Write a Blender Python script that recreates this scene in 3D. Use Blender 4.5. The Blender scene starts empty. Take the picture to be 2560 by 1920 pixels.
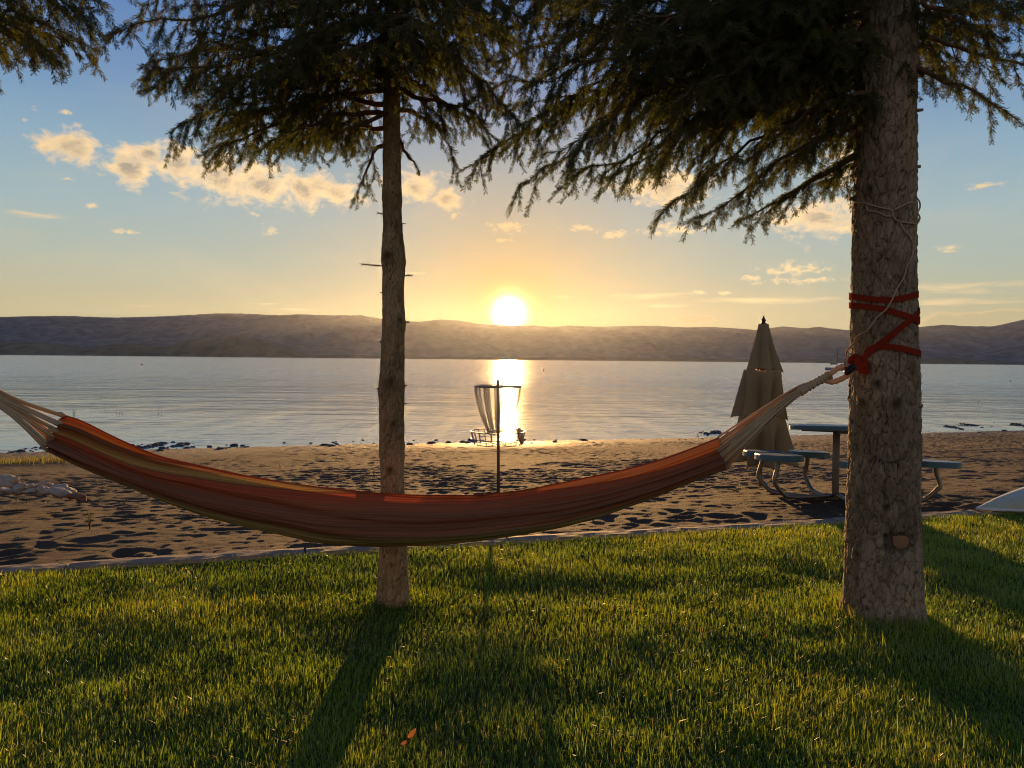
import bpy, math
import numpy as np
from mathutils import Vector, Matrix

# ------------------------------------------------------------------ scene, camera
scene = bpy.context.scene
COL = scene.collection
R = math.radians

FPX = 1849.0                      # focal length in pixels of the 2560 px wide frame
CAM = np.array([0.0, 0.0, 1.40])
PITCH, ROLL = R(1.89), R(0.56)
_F = np.array([0, math.cos(PITCH), -math.sin(PITCH)])
_U0 = np.array([0, math.sin(PITCH), math.cos(PITCH)])
_R0 = np.array([1.0, 0, 0])
_RX = _R0 * math.cos(ROLL) + _U0 * math.sin(ROLL)
_UP = -_R0 * math.sin(ROLL) + _U0 * math.cos(ROLL)

def ray(u, v):
    return _F + _RX * ((u - 1280.0) / FPX) + _UP * ((960.0 - v) / FPX)

def at(u, v, Y):
    """World point at depth Y whose direction was read off the photograph (2560 px frame)."""
    r = ray(u, v)
    return CAM + r * (Y / r[1])

K = 2560.0 / 2212.0               # readings taken on the 2212 px wide preview

cam_data = bpy.data.cameras.new('camera')
cam_data.sensor_width = 36.0
cam_data.lens = 36.0 * FPX / 2560.0
cam_data.clip_start = 0.05
cam_data.clip_end = 60000.0
cam = bpy.data.objects.new('camera', cam_data)
COL.objects.link(cam)
m = Matrix.Identity(4)
for i in range(3):
    m[i][0] = _RX[i]; m[i][1] = _UP[i]; m[i][2] = -_F[i]; m[i][3] = CAM[i]
cam.matrix_world = m
scene.camera = cam

# ------------------------------------------------------------------ sun, sky, exposure
_s = ray(1273, 783); _s = _s / np.linalg.norm(_s)
SUN_DIR = _s
SUN_EL = math.asin(_s[2]); SUN_AZ = math.atan2(_s[0], _s[1])
SUN_STRENGTH = 5.0
SKY_STRENGTH = 0.10
EXPOSURE = 1.12

sun_data = bpy.data.lights.new('sun', 'SUN')
sun_data.energy = SUN_STRENGTH
sun_data.angle = R(0.55)
sun_data.color = (1.0, 0.54, 0.19)
sun = bpy.data.objects.new('sun', sun_data)
COL.objects.link(sun)
sun.rotation_euler = Vector(SUN_DIR).to_track_quat('Z', 'Y').to_euler()

class NT:
    """tiny helper for building node trees"""
    def __init__(s, tree):
        s.t = tree
    def n(s, typ, **kw):
        nd = s.t.nodes.new(typ)
        for k, v in kw.items():
            setattr(nd, k, v)
        return nd
    def put(s, sock, val):
        if isinstance(val, bpy.types.NodeSocket):
            s.t.links.new(val, sock)
        else:
            sock.default_value = val
    def math(s, op, a, b=None, c=None, clamp=False):
        nd = s.n('ShaderNodeMath', operation=op, use_clamp=clamp)
        s.put(nd.inputs[0], a)
        if b is not None: s.put(nd.inputs[1], b)
        if c is not None: s.put(nd.inputs[2], c)
        return nd.outputs[0]
    def vmath(s, op, a, b=None, c=None):
        nd = s.n('ShaderNodeVectorMath', operation=op)
        s.put(nd.inputs[0], a)
        if b is not None: s.put(nd.inputs[1], b)
        if c is not None: s.put(nd.inputs[2], c)
        return nd.outputs['Value'] if op in ('LENGTH', 'DOT_PRODUCT', 'DISTANCE') else nd.outputs[0]
    def mix(s, f, a, b):
        nd = s.n('ShaderNodeMix', data_type='RGBA')
        s.put(nd.inputs[0], f)
        s.put(nd.inputs[6], a if isinstance(a, bpy.types.NodeSocket) else (*a, 1)[:4])
        s.put(nd.inputs[7], b if isinstance(b, bpy.types.NodeSocket) else (*b, 1)[:4])
        return nd.outputs[2]
    def mrange(s, v, a, b, c=0.0, d=1.0, smooth=False):
        nd = s.n('ShaderNodeMapRange', interpolation_type='SMOOTHSTEP' if smooth else 'LINEAR')
        for i, x in enumerate((v, a, b, c, d)):
            s.put(nd.inputs[i], x)
        return nd.outputs[0]
    def noise(s, vec, scale, detail=2.0, rough=0.5, dist=0.0, dim='3D'):
        nd = s.n('ShaderNodeTexNoise', noise_dimensions=dim)
        if vec is not None: s.put(nd.inputs['Vector'], vec)
        nd.inputs['Scale'].default_value = scale
        nd.inputs['Detail'].default_value = detail
        nd.inputs['Roughness'].default_value = rough
        nd.inputs['Distortion'].default_value = dist
        return nd.outputs['Fac']
    def voro(s, vec, scale, feature='F1', rnd=1.0):
        nd = s.n('ShaderNodeTexVoronoi', feature=feature)
        s.put(nd.inputs['Vector'], vec)
        nd.inputs['Scale'].default_value = scale
        nd.inputs['Randomness'].default_value = rnd
        return nd
    def ramp(s, f, stops, interp='LINEAR'):
        nd = s.n('ShaderNodeValToRGB')
        cr = nd.color_ramp; cr.interpolation = interp
        while len(cr.elements) < len(stops): cr.elements.new(0.5)
        for e, (p, c) in zip(cr.elements, stops):
            e.position = p; e.color = (*c, 1)
        s.put(nd.inputs[0], f)
        return nd.outputs[0]
    def comb(s, x, y, z):
        nd = s.n('ShaderNodeCombineXYZ')
        for i, v in enumerate((x, y, z)): s.put(nd.inputs[i], v)
        return nd.outputs[0]
    def sep(s, v):
        nd = s.n('ShaderNodeSeparateXYZ'); s.put(nd.inputs[0], v)
        return nd.outputs
    def bump(s, h, strength=0.5, dist=0.01, normal=None):
        nd = s.n('ShaderNodeBump')
        nd.inputs['Strength'].default_value = strength
        nd.inputs['Distance'].default_value = dist
        s.put(nd.inputs['Height'], h)
        if normal is not None: s.put(nd.inputs['Normal'], normal)
        return nd.outputs[0]

def unit3(v):
    v = np.asarray(v, float); return v / np.linalg.norm(v)

def azel(u, v):
    r = ray(u, v); r = r / np.linalg.norm(r)
    return math.degrees(math.atan2(r[0], r[1])), math.degrees(math.asin(r[2]))

world = bpy.data.worlds.new('World')
scene.world = world
world.use_nodes = True
def build_world():
    t = world.node_tree
    t.nodes.clear()
    N = NT(t)
    out = N.n('ShaderNodeOutputWorld')
    bg = N.n('ShaderNodeBackground')
    t.links.new(bg.outputs[0], out.inputs[0])
    bg.inputs['Strength'].default_value = SKY_STRENGTH
    sky = N.n('ShaderNodeTexSky', sky_type='NISHITA')
    sky.sun_disc = False
    sky.sun_elevation = SUN_EL
    sky.sun_rotation = SUN_AZ
    sky.altitude = 1800
    sky.air_density = 1.15
    sky.dust_density = 0.35
    sky.ozone_density = 3.0
    tc = N.n('ShaderNodeTexCoord')
    d = N.vmath('NORMALIZE', tc.outputs['Generated'])
    x, y, z = N.sep(d)
    DEG = 57.29578
    az = N.math('MULTIPLY', N.math('ARCTAN2', x, y), DEG)
    el = N.math('MULTIPLY', N.math('ARCSINE', z), DEG)
    p = N.comb(az, el, 0.0)
    # clouds: a few drifting cumulus heaps and thin streaks, each at its bearing and height
    W = 1.15 * K / FPX * DEG
    heaps = [(140, 318, 60, 34), (272, 362, 46, 42), (325, 330, 34, 26), (385, 350, 50, 44), (455, 380, 80, 48),
             (560, 398, 95, 46), (660, 410, 90, 42), (735, 420, 50, 34), (890, 405, 70, 36), (965, 430, 40, 26),
             (1440, 400, 110, 40), (1770, 470, 110, 40), (1830, 350, 46, 46)]
    smalls = [(980, 466, 22, 11), (1095, 489, 52, 15), (1450, 497, 75, 16), (1330, 506, 46, 12), (1712, 582, 78, 19),
              (1735, 607, 100, 9), (2050, 536, 26, 8), (200, 445, 16, 7), (270, 499, 26, 6), (583, 497, 22, 12),
              (140, 243, 12, 9), (52, 258, 9, 7), (75, 236, 8, 6), (545, 463, 18, 6), (148, 386, 18, 4), (1085, 520, 26, 6),
              (895, 590, 26, 5), (2130, 400, 40, 9), (1570, 632, 30, 6), (1620, 600, 30, 9), (1510, 632, 20, 5), (1255, 492, 40, 9)]
    streaks = [(585, 657, 48, 5), (335, 660, 50, 5), (1150, 640, 26, 4), (1210, 641, 26, 4), (1400, 640, 110, 9), (1660, 648, 170, 13),
               (2100, 624, 160, 14), (1420, 660, 100, 10), (2060, 650, 120, 10), (640, 668, 60, 4), (900, 690, 70, 4), (760, 682, 60, 4),
               (1030, 548, 40, 5), (60, 462, 90, 7)]
    low = [(2040, 697, 40, 17), (2110, 692, 34, 15), (2160, 690, 50, 17), (2200, 684, 40, 10), (1500, 690, 40, 8)]
    def field(lst, pp):
        acc = None
        for (cx, cy, rx, ry) in lst:
            a, e = azel(cx * K, cy * K)
            q = N.vmath('MULTIPLY', N.vmath('SUBTRACT', pp, (a, e, 0)), (1 / (rx * W), 1 / (ry * W), 0))
            f = N.math('SUBTRACT', 1.0, N.vmath('LENGTH', q))
            acc = f if acc is None else N.math('MAXIMUM', acc, f)
        return acc
    n_big = N.noise(N.vmath('MULTIPLY', p, (1.0, 1.5, 1)), 0.55, 12, 0.66, 0.35)
    n_sml = N.noise(N.vmath('MULTIPLY', p, (1.0, 1.7, 1)), 1.3, 7, 0.62, 0.4)
    n_str = N.noise(N.vmath('MULTIPLY', p, (0.22, 2.4, 1)), 1.0, 7, 0.6, 0.5)
    n_off = N.noise(N.vmath('MULTIPLY', N.vmath('ADD', p, (0.35, -0.55, 0)), (1.0, 1.5, 1)), 0.55, 12, 0.66, 0.35)
    # elsewhere in the sky (beyond the frame) the same kind of loose clouds
    outside = N.mrange(N.math('ABSOLUTE', az), 40, 50)
    band = N.math('MULTIPLY', N.mrange(el, 5, 9), N.mrange(el, 26, 20))
    wide = N.math('SUBTRACT', N.math('MULTIPLY', N.math('MULTIPLY', outside, band), N.math('MULTIPLY', N.math('SUBTRACT', N.noise(p, 0.09, 3), 0.45), 6.0)), 0.6)
    f_h = N.math('MAXIMUM', field(heaps, p), wide)
    d_h = N.math('ADD', N.math('MULTIPLY', f_h, 1.25), N.math('MULTIPLY', N.math('SUBTRACT', n_big, 0.54), 3.4))
    d_h2 = N.math('ADD', N.math('MULTIPLY', f_h, 1.25), N.math('MULTIPLY', N.math('SUBTRACT', n_off, 0.54), 3.4))
    d_s = N.math('ADD', N.math('MULTIPLY', field(smalls, p), 1.0), N.math('MULTIPLY', N.math('SUBTRACT', n_sml, 0.58), 3.4))
    d_t = N.math('ADD', N.math('MULTIPLY', field(streaks, p), 0.9), N.math('MULTIPLY', N.math('SUBTRACT', n_str, 0.60), 3.0))
    d_l = N.math('ADD', N.math('MULTIPLY', field(low, p), 1.3), N.math('MULTIPLY', N.math('SUBTRACT', n_sml, 0.45), 1.2))
    a_h = N.math('MULTIPLY', N.mrange(d_h, -0.12, 0.80, smooth=True), 0.97)
    a_s = N.math('MULTIPLY', N.mrange(d_s, -0.05, 0.9, smooth=True), 0.85)
    a_t = N.math('MULTIPLY', N.mrange(d_t, -0.15, 1.0, smooth=True), 0.75)
    a_l = N.math('MULTIPLY', N.mrange(d_l, 0.0, 0.25, smooth=True), 0.55)
    # thin veil of high cloud
    veil = N.math('MULTIPLY', N.mrange(N.noise(N.vmath('MULTIPLY', p, (0.35, 1.0, 1)), 0.16, 5, 0.6, 0.6), 0.45, 0.75, smooth=True), 0.16)
    veil = N.math('MULTIPLY', veil, N.mrange(el, 25, 10))
    # thin rims toward the low sun glow cream, thick cores stay grey
    core = N.math('MULTIPLY', N.mrange(d_h2, 0.15, 1.25, smooth=True), N.mrange(d_h, 0.2, 1.1, smooth=True))
    glow = N.vmath('DOT_PRODUCT', d, tuple(SUN_DIR))
    glow = N.mrange(glow, 0.80, 1.0, 0.85, 1.25)
    cream = N.n('ShaderNodeRGB'); cream.outputs[0].default_value = (0.86, 0.58, 0.27, 1)
    S = 1.0 / SKY_STRENGTH / 2 ** EXPOSURE
    c_h = N.mix(core, (1.04 * S, 0.74 * S, 0.40 * S), (0.42 * S, 0.36 * S, 0.28 * S))
    c_h = N.vmath('MULTIPLY', c_h, N.comb(glow, glow, glow))
    c_s = N.vmath('MULTIPLY', (0.98 * S, 0.72 * S, 0.38 * S), N.comb(glow, glow, glow))
    c_l = N.mix(N.mrange(d_l, 0.1, 0.5), (0.86 * S, 0.60 * S, 0.28 * S), (0.50 * S, 0.42 * S, 0.24 * S))
    # clear evening sky: colour by height above the horizon, warm toward the sunset and dusky opposite,
    # blended with the physical sky, whose glare rolls off the way film sees it
    nis = N.vmath('DIVIDE', sky.outputs[0], N.vmath('MULTIPLY_ADD', sky.outputs[0], (1.6 * SKY_STRENGTH * 2 ** EXPOSURE,) * 3, (1, 1, 1)))
    west = N.ramp(N.mrange(el, 0, 90), [(0.0, (0.54, 0.46, 0.26)), (0.04, (0.52, 0.48, 0.30)), (0.075, (0.44, 0.51, 0.43)), (0.115, (0.375, 0.505, 0.53)), (0.16, (0.27, 0.435, 0.56)),
                                     (0.22, (0.125, 0.275, 0.54)), (0.30, (0.065, 0.195, 0.50)), (0.45, (0.065, 0.165, 0.40)), (1.0, (0.06, 0.12, 0.28))])
    east = N.ramp(N.mrange(el, 0, 90), [(0.0, (0.36, 0.31, 0.31)), (0.08, (0.44, 0.36, 0.33)), (0.18, (0.34, 0.32, 0.35)), (0.40, (0.12, 0.19, 0.33)), (1.0, (0.06, 0.12, 0.28))])
    toward = N.mrange(N.vmath('DOT_PRODUCT', N.vmath('NORMALIZE', N.vmath('MULTIPLY', d, (1, 1, 0))), tuple(unit3((SUN_DIR[0], SUN_DIR[1], 0)))), -0.6, 0.75, smooth=True)
    clear = N.vmath('SCALE', N.mix(toward, east, west)); clear.node.inputs['Scale'].default_value = S
    col = N.mix(0.12, clear, nis)
    col = N.mix(veil, col, c_s)
    col = N.mix(a_t, col, c_s)
    col = N.mix(a_l, col, c_l)
    col = N.mix(a_s, col, c_s)
    col = N.mix(a_h, col, c_h)
    # aureole of the sun: bright disc and the glow of the air round it
    ca = N.vmath('DOT_PRODUCT', d, tuple(SUN_DIR))
    ang = N.math('MULTIPLY', N.math('ARCCOSINE', N.math('MINIMUM', ca, 0.9999999)), DEG)
    def ex(k): return N.math('EXPONENT', N.math('MULTIPLY', ang, -1.0 / k))
    col = N.mix(N.math('MULTIPLY', ex(9.0), 1.0), col, (0.40 * S, 0.20 * S, 0.02 * S))
    e1 = N.math('MULTIPLY', ex(0.28), 300 * S)
    e2 = N.math('MULTIPLY', ex(1.3), 0.55 * S)
    def tint(e, c): return N.vmath('MULTIPLY', N.comb(e, e, e), c)
    col = N.vmath('ADD', col, tint(e1, (1.0, 0.62, 0.20)))
    col = N.vmath('ADD', col, tint(e2, (1.0, 0.50, 0.06)))
    t.links.new(col, bg.inputs['Color'])
build_world()

scene.view_settings.view_transform = 'Standard'
scene.view_settings.look = 'None'
scene.view_settings.gamma = 1.0
scene.view_settings.exposure = EXPOSURE
scene.view_settings.use_curve_mapping = False
scene.render.engine = 'CYCLES'
cy = scene.cycles
cy.use_denoising = True
cy.filter_width = 1.1
cy.max_bounces = 8
cy.diffuse_bounces = 4
cy.glossy_bounces = 3
cy.transmission_bounces = 5
cy.transparent_max_bounces = 8
cy.volume_bounces = 0
cy.sample_clamp_indirect = 6.0
cy.caustics_reflective = False
cy.caustics_refractive = False

# ------------------------------------------------------------------ helpers
rng = np.random.default_rng(11)

def tag(o, label=None, cat=None, group=None, kind=None):
    if label: o['label'] = label
    if cat: o['category'] = cat
    if group: o['group'] = group
    if kind: o['kind'] = kind
    return o

def empty(name, loc=(0, 0, 0)):
    o = bpy.data.objects.new(name, None)
    o.empty_display_size = 0.1
    o.location = loc
    COL.objects.link(o)
    return o

def link(name, me, mat=None, parent=None):
    o = bpy.data.objects.new(name, me)
    if mat is not None and not me.materials: me.materials.append(mat)
    COL.objects.link(o)
    if parent is not None:
        o.parent = parent
        o.matrix_parent_inverse = Matrix.Translation(-parent.location)
    return o

def np_mesh(name, verts, quads=None, tris=None, smooth=True, attrs=None):
    verts = np.asarray(verts, dtype=np.float32).reshape(-1, 3)
    me = bpy.data.meshes.new(name)
    me.vertices.add(len(verts)); me.vertices.foreach_set('co', verts.ravel())
    lv = []; ls = []; off = 0
    if quads is not None and len(quads):
        q = np.asarray(quads, dtype=np.int32).reshape(-1, 4)
        lv.append(q.ravel()); ls.append(off + np.arange(len(q), dtype=np.int32) * 4); off += q.size
    if tris is not None and len(tris):
        q = np.asarray(tris, dtype=np.int32).reshape(-1, 3)
        lv.append(q.ravel()); ls.append(off + np.arange(len(q), dtype=np.int32) * 3); off += q.size
    lv = np.concatenate(lv); ls = np.concatenate(ls)
    me.loops.add(len(lv)); me.loops.foreach_set('vertex_index', lv)
    me.polygons.add(len(ls)); me.polygons.foreach_set('loop_start', ls)
    me.polygons.foreach_set('use_smooth', np.full(len(ls), smooth, dtype=bool))
    if attrs:
        for k, a in attrs.items():
            a = np.asarray(a, dtype=np.float32)
            if a.ndim == 2:
                at_ = me.attributes.new(k, 'FLOAT_VECTOR', 'POINT'); at_.data.foreach_set('vector', a.ravel())
            else:
                at_ = me.attributes.new(k, 'FLOAT', 'POINT'); at_.data.foreach_set('value', a)
    me.update(calc_edges=True)
    return me

class MB:
    """collects pieces of one mesh"""
    def __init__(s): s.v = []; s.q = []; s.t = []; s.n = 0; s.a = []
    def add(s, v, q=None, t=None, a=0.0):
        v = np.asarray(v, float).reshape(-1, 3)
        if q is not None and len(q): s.q.append(np.asarray(q, int).reshape(-1, 4) + s.n)
        if t is not None and len(t): s.t.append(np.asarray(t, int).reshape(-1, 3) + s.n)
        s.v.append(v); s.a.append(np.full(len(v), a) if np.isscalar(a) else np.asarray(a)); s.n += len(v)
        return s
    def mesh(s, name, smooth=True):
        return np_mesh(name, np.concatenate(s.v), np.concatenate(s.q) if s.q else None,
                       np.concatenate(s.t) if s.t else None, smooth, {'val': np.concatenate(s.a)})
    def build(s, name, mat, parent=None, smooth=True):
        return link(name, s.mesh(name, smooth), mat, parent)
    def box(s, c, size, rot=0.0, a=0.0, taper=1.0):
        sx, sy, sz = np.asarray(size, float) / 2
        b = 0.12 * min(sx, sy, sz)
        v = []
        for (z, k) in ((-sz, 1), (sz, taper)):
            for (x, y) in ((-sx, -sy), (sx, -sy), (sx, sy), (-sx, sy)): v.append((x * k, y * k, z))
        v = np.array(v)
        cr, sr = math.cos(rot), math.sin(rot)
        v = np.stack([v[:, 0] * cr - v[:, 1] * sr, v[:, 0] * sr + v[:, 1] * cr, v[:, 2]], 1) + np.asarray(c)
        s.add(v, [(3, 2, 1, 0), (4, 5, 6, 7), (0, 1, 5, 4), (1, 2, 6, 5), (2, 3, 7, 6), (3, 0, 4, 7)], a=a)
        return s
    def tube(s, pts, rad, n=8, cap=True, a=0.0, closed=False):
        v, q, t = tube(pts, rad, n, cap, closed)
        return s.add(v, q, t, a=a)
    def lathe(s, prof, c=(0, 0, 0), n=32, a=0.0):
        """prof: list of (r, z)"""
        prof = np.asarray(prof, float); k = len(prof)
        th = np.arange(n) * 2 * math.pi / n
        v = np.stack([prof[:, None, 0] * np.cos(th), prof[:, None, 0] * np.sin(th),
                      np.repeat(prof[:, 1][:, None], n, 1)], 2).reshape(-1, 3) + np.asarray(c)
        i, j = np.meshgrid(np.arange(k - 1), np.arange(n), indexing='ij')
        j2 = (j + 1) % n
        q = np.stack([i * n + j, i * n + j2, (i + 1) * n + j2, (i + 1) * n + j], -1).reshape(-1, 4)
        return s.add(v, q, a=a)

def frames(pts):
    pts = np.asarray(pts, float)
    tg = np.gradient(pts, axis=0)
    tg /= np.linalg.norm(tg, axis=1)[:, None] + 1e-12
    ref = np.array([0, 0, 1.0]) if abs(tg[0][2]) < 0.9 else np.array([1.0, 0, 0])
    n0 = np.cross(tg[0], ref); n0 /= np.linalg.norm(n0)
    ns = [n0]
    for i in range(1, len(pts)):
        n = ns[-1] - tg[i] * np.dot(ns[-1], tg[i])
        n /= np.linalg.norm(n) + 1e-12
        ns.append(n)
    ns = np.array(ns)
    return tg, ns, np.cross(tg, ns)

def tube(pts, rad, n=8, cap=True, closed=False):
    pts = np.asarray(pts, float); k = len(pts)
    rad = np.full(k, rad) if np.isscalar(rad) else np.asarray(rad, float)
    tg, a, b = frames(pts)
    th = np.arange(n) * 2 * math.pi / n
    v = pts[:, None] + rad[:, None, None] * (np.cos(th)[None, :, None] * a[:, None] + np.sin(th)[None, :, None] * b[:, None])
    v = v.reshape(-1, 3)
    i, j = np.meshgrid(np.arange(k if closed else k - 1), np.arange(n), indexing='ij')
    j2 = (j + 1) % n; i2 = (i + 1) % k
    q = np.stack([i * n + j, i * n + j2, i2 * n + j2, i2 * n + j], -1).reshape(-1, 4)
    t = []
    if cap and not closed:
        v = np.concatenate([v, pts[:1], pts[-1:]])
        for j_ in range(n):
            t.append((k * n, (j_ + 1) % n, j_)); t.append((k * n + 1, (k - 1) * n + j_, (k - 1) * n + (j_ + 1) % n))
    return v, q, t

def ring_pts(c, r, n=40, z=None):
    th = np.arange(n) * 2 * math.pi / n
    return np.stack([c[0] + r * np.cos(th), c[1] + r * np.sin(th), np.full(n, c[2])], 1)

def spline(pts, n=40):
    """Catmull-Rom through the points"""
    p = np.asarray(pts, float)
    p = np.concatenate([2 * p[:1] - p[1:2], p, 2 * p[-1:] - p[-2:-1]])
    seg = len(p) - 3
    u = np.linspace(0, seg - 1e-9, n); i = u.astype(int); f = (u - i)[:, None]
    a, b, c, d = p[i], p[i + 1], p[i + 2], p[i + 3]
    return 0.5 * ((2 * b) + (-a + c) * f + (2 * a - 5 * b + 4 * c - d) * f ** 2 + (-a + 3 * b - 3 * c + d) * f ** 3)

def _hash(ix, iy, iz, seed):
    h = (ix.astype(np.int64) * 374761393 + iy.astype(np.int64) * 668265263 + iz.astype(np.int64) * 2147483647 + seed * 144665) & 0xFFFFFFFF
    h = ((h ^ (h >> 13)) * 1274126177) & 0xFFFFFFFF
    h = ((h ^ (h >> 16)) * 2246822519) & 0xFFFFFFFF
    return ((h ^ (h >> 15)) & 0xFFFFFF) / float(0xFFFFFF)

def vnoise(x, y, z=0.0, seed=0):
    x = np.asarray(x, float); y = np.asarray(y, float); z = np.zeros_like(x) + z
    ix, iy, iz = np.floor(x), np.floor(y), np.floor(z)
    fx, fy, fz = x - ix, y - iy, z - iz
    s = lambda t: t * t * t * (t * (t * 6 - 15) + 10)
    fx, fy, fz = s(fx), s(fy), s(fz)
    ix, iy, iz = ix.astype(np.int64), iy.astype(np.int64), iz.astype(np.int64)
    r = 0
    for dx in (0, 1):
        for dy in (0, 1):
            for dz in (0, 1):
                w = (fx if dx else 1 - fx) * (fy if dy else 1 - fy) * (fz if dz else 1 - fz)
                r = r + w * _hash(ix + dx, iy + dy, iz + dz, seed)
    return r * 2 - 1

def fbm(x, y, z=0.0, seed=0, octv=4, gain=0.5, lac=2.03):
    a, f, r, t = 1.0, 1.0, 0, 0
    for o in range(octv):
        r = r + a * vnoise(np.asarray(x) * f, np.asarray(y) * f, np.asarray(z) * f, seed + o * 17)
        t += a; a *= gain; f *= lac
    return r / t

def cells(x, y, seed=0):
    """2-D cellular noise: F1, F2 and the id of the nearest cell"""
    ix, iy = np.floor(x).astype(np.int64), np.floor(y).astype(np.int64)
    f1 = np.full(x.shape, 9.0); f2 = np.full(x.shape, 9.0); cid = np.zeros(x.shape)
    z0 = np.zeros_like(ix)
    for dx in (-1, 0, 1):
        for dy in (-1, 0, 1):
            cx = ix + dx; cy_ = iy + dy
            px = cx + _hash(cx, cy_, z0, seed); py = cy_ + _hash(cx, cy_, z0 + 1, seed)
            d = np.hypot(px - x, py - y)
            idv = _hash(cx, cy_, z0 + 2, seed)
            near = d < f1
            f2 = np.where(near, f1, np.minimum(f2, d)); cid = np.where(near, idv, cid); f1 = np.where(near, d, f1)
    return f1, f2, cid

def smooth01(x): 
    x = np.clip(x, 0, 1); return x * x * (3 - 2 * x)

def grid_faces(nr, nc):
    i, j = np.meshgrid(np.arange(nr - 1), np.arange(nc - 1), indexing='ij')
    return np.stack([i * nc + j, i * nc + j + 1, (i + 1) * nc + j + 1, (i + 1) * nc + j], -1).reshape(-1, 4)

# ------------------------------------------------------------------ materials
def material(name):
    mt = bpy.data.materials.new(name); mt.use_nodes = True
    t = mt.node_tree; t.nodes.clear()
    N = NT(t); out = N.n('ShaderNodeOutputMaterial')
    return mt, N, out

def principled(N, out, color, rough=0.6, spec=0.5, metal=0.0, normal=None, **kw):
    b = N.n('ShaderNodeBsdfPrincipled')
    N.put(b.inputs['Base Color'], color if isinstance(color, bpy.types.NodeSocket) else (*color, 1))
    N.put(b.inputs['Roughness'], rough)
    N.put(b.inputs['Specular IOR Level'], spec)
    N.put(b.inputs['Metallic'], metal)
    if normal is not None: N.put(b.inputs['Normal'], normal)
    N.t.links.new(b.outputs[0], out.inputs['Surface'])
    return b

def obj_pos(N):
    return N.n('ShaderNodeNewGeometry').outputs['Position']

def simple(name, color, rough=0.6, spec=0.5, metal=0.0, var=0.25, scale=30.0, bump=0.0):
    mt, N, out = material(name)
    p = obj_pos(N)
    n = N.noise(p, scale, 4, 0.6)
    c = N.mix(n, tuple(x * (1 - var) for x in color), tuple(min(1, x * (1 + var)) for x in color))
    nm = N.bump(n, bump, 0.01) if bump else None
    principled(N, out, c, N.mrange(n, 0.3, 0.7, rough * 0.85, min(1, rough * 1.15)), spec, metal, nm)
    return mt

def leafy(name, colors, trans=0.45, rough=0.5, gloss=0.08, dark=None, tint=(1, 1, 1), inst=False):
    """thin blades/needles: diffuse + light shining through, colour by the 'val' attribute"""
    mt, N, out = material(name)
    a = N.n('ShaderNodeAttribute', attribute_name='val').outputs['Fac']
    if inst:
        a2 = N.n('ShaderNodeAttribute', attribute_name='tone', attribute_type='INSTANCER').outputs['Fac']
        a = N.math('ADD', N.math('MULTIPLY', a, 0.35), N.math('MULTIPLY', a2, 0.65))
    k = len(colors) - 1
    c = N.ramp(a, [(i / k, col) for i, col in enumerate(colors)])
    df = N.n('ShaderNodeBsdfDiffuse'); tr = N.n('ShaderNodeBsdfTranslucent'); gl = N.n('ShaderNodeBsdfGlossy')
    N.put(df.inputs[0], c)
    ct = N.vmath('MULTIPLY', c, (1.55 * tint[0], 1.45 * tint[1], 0.75 * tint[2]))
    N.put(tr.inputs[0], ct)
    gl.inputs['Roughness'].default_value = rough
    gl.inputs['Color'].default_value = (0.9, 0.9, 0.9, 1)
    m1 = N.n('ShaderNodeMixShader'); m1.inputs[0].default_value = trans
    N.t.links.new(df.outputs[0], m1.inputs[1]); N.t.links.new(tr.outputs[0], m1.inputs[2])
    m2 = N.n('ShaderNodeMixShader'); m2.inputs[0].default_value = gloss
    N.t.links.new(m1.outputs[0], m2.inputs[1]); N.t.links.new(gl.outputs[0], m2.inputs[2])
    N.t.links.new(m2.outputs[0], out.inputs['Surface'])
    return mt

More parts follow.
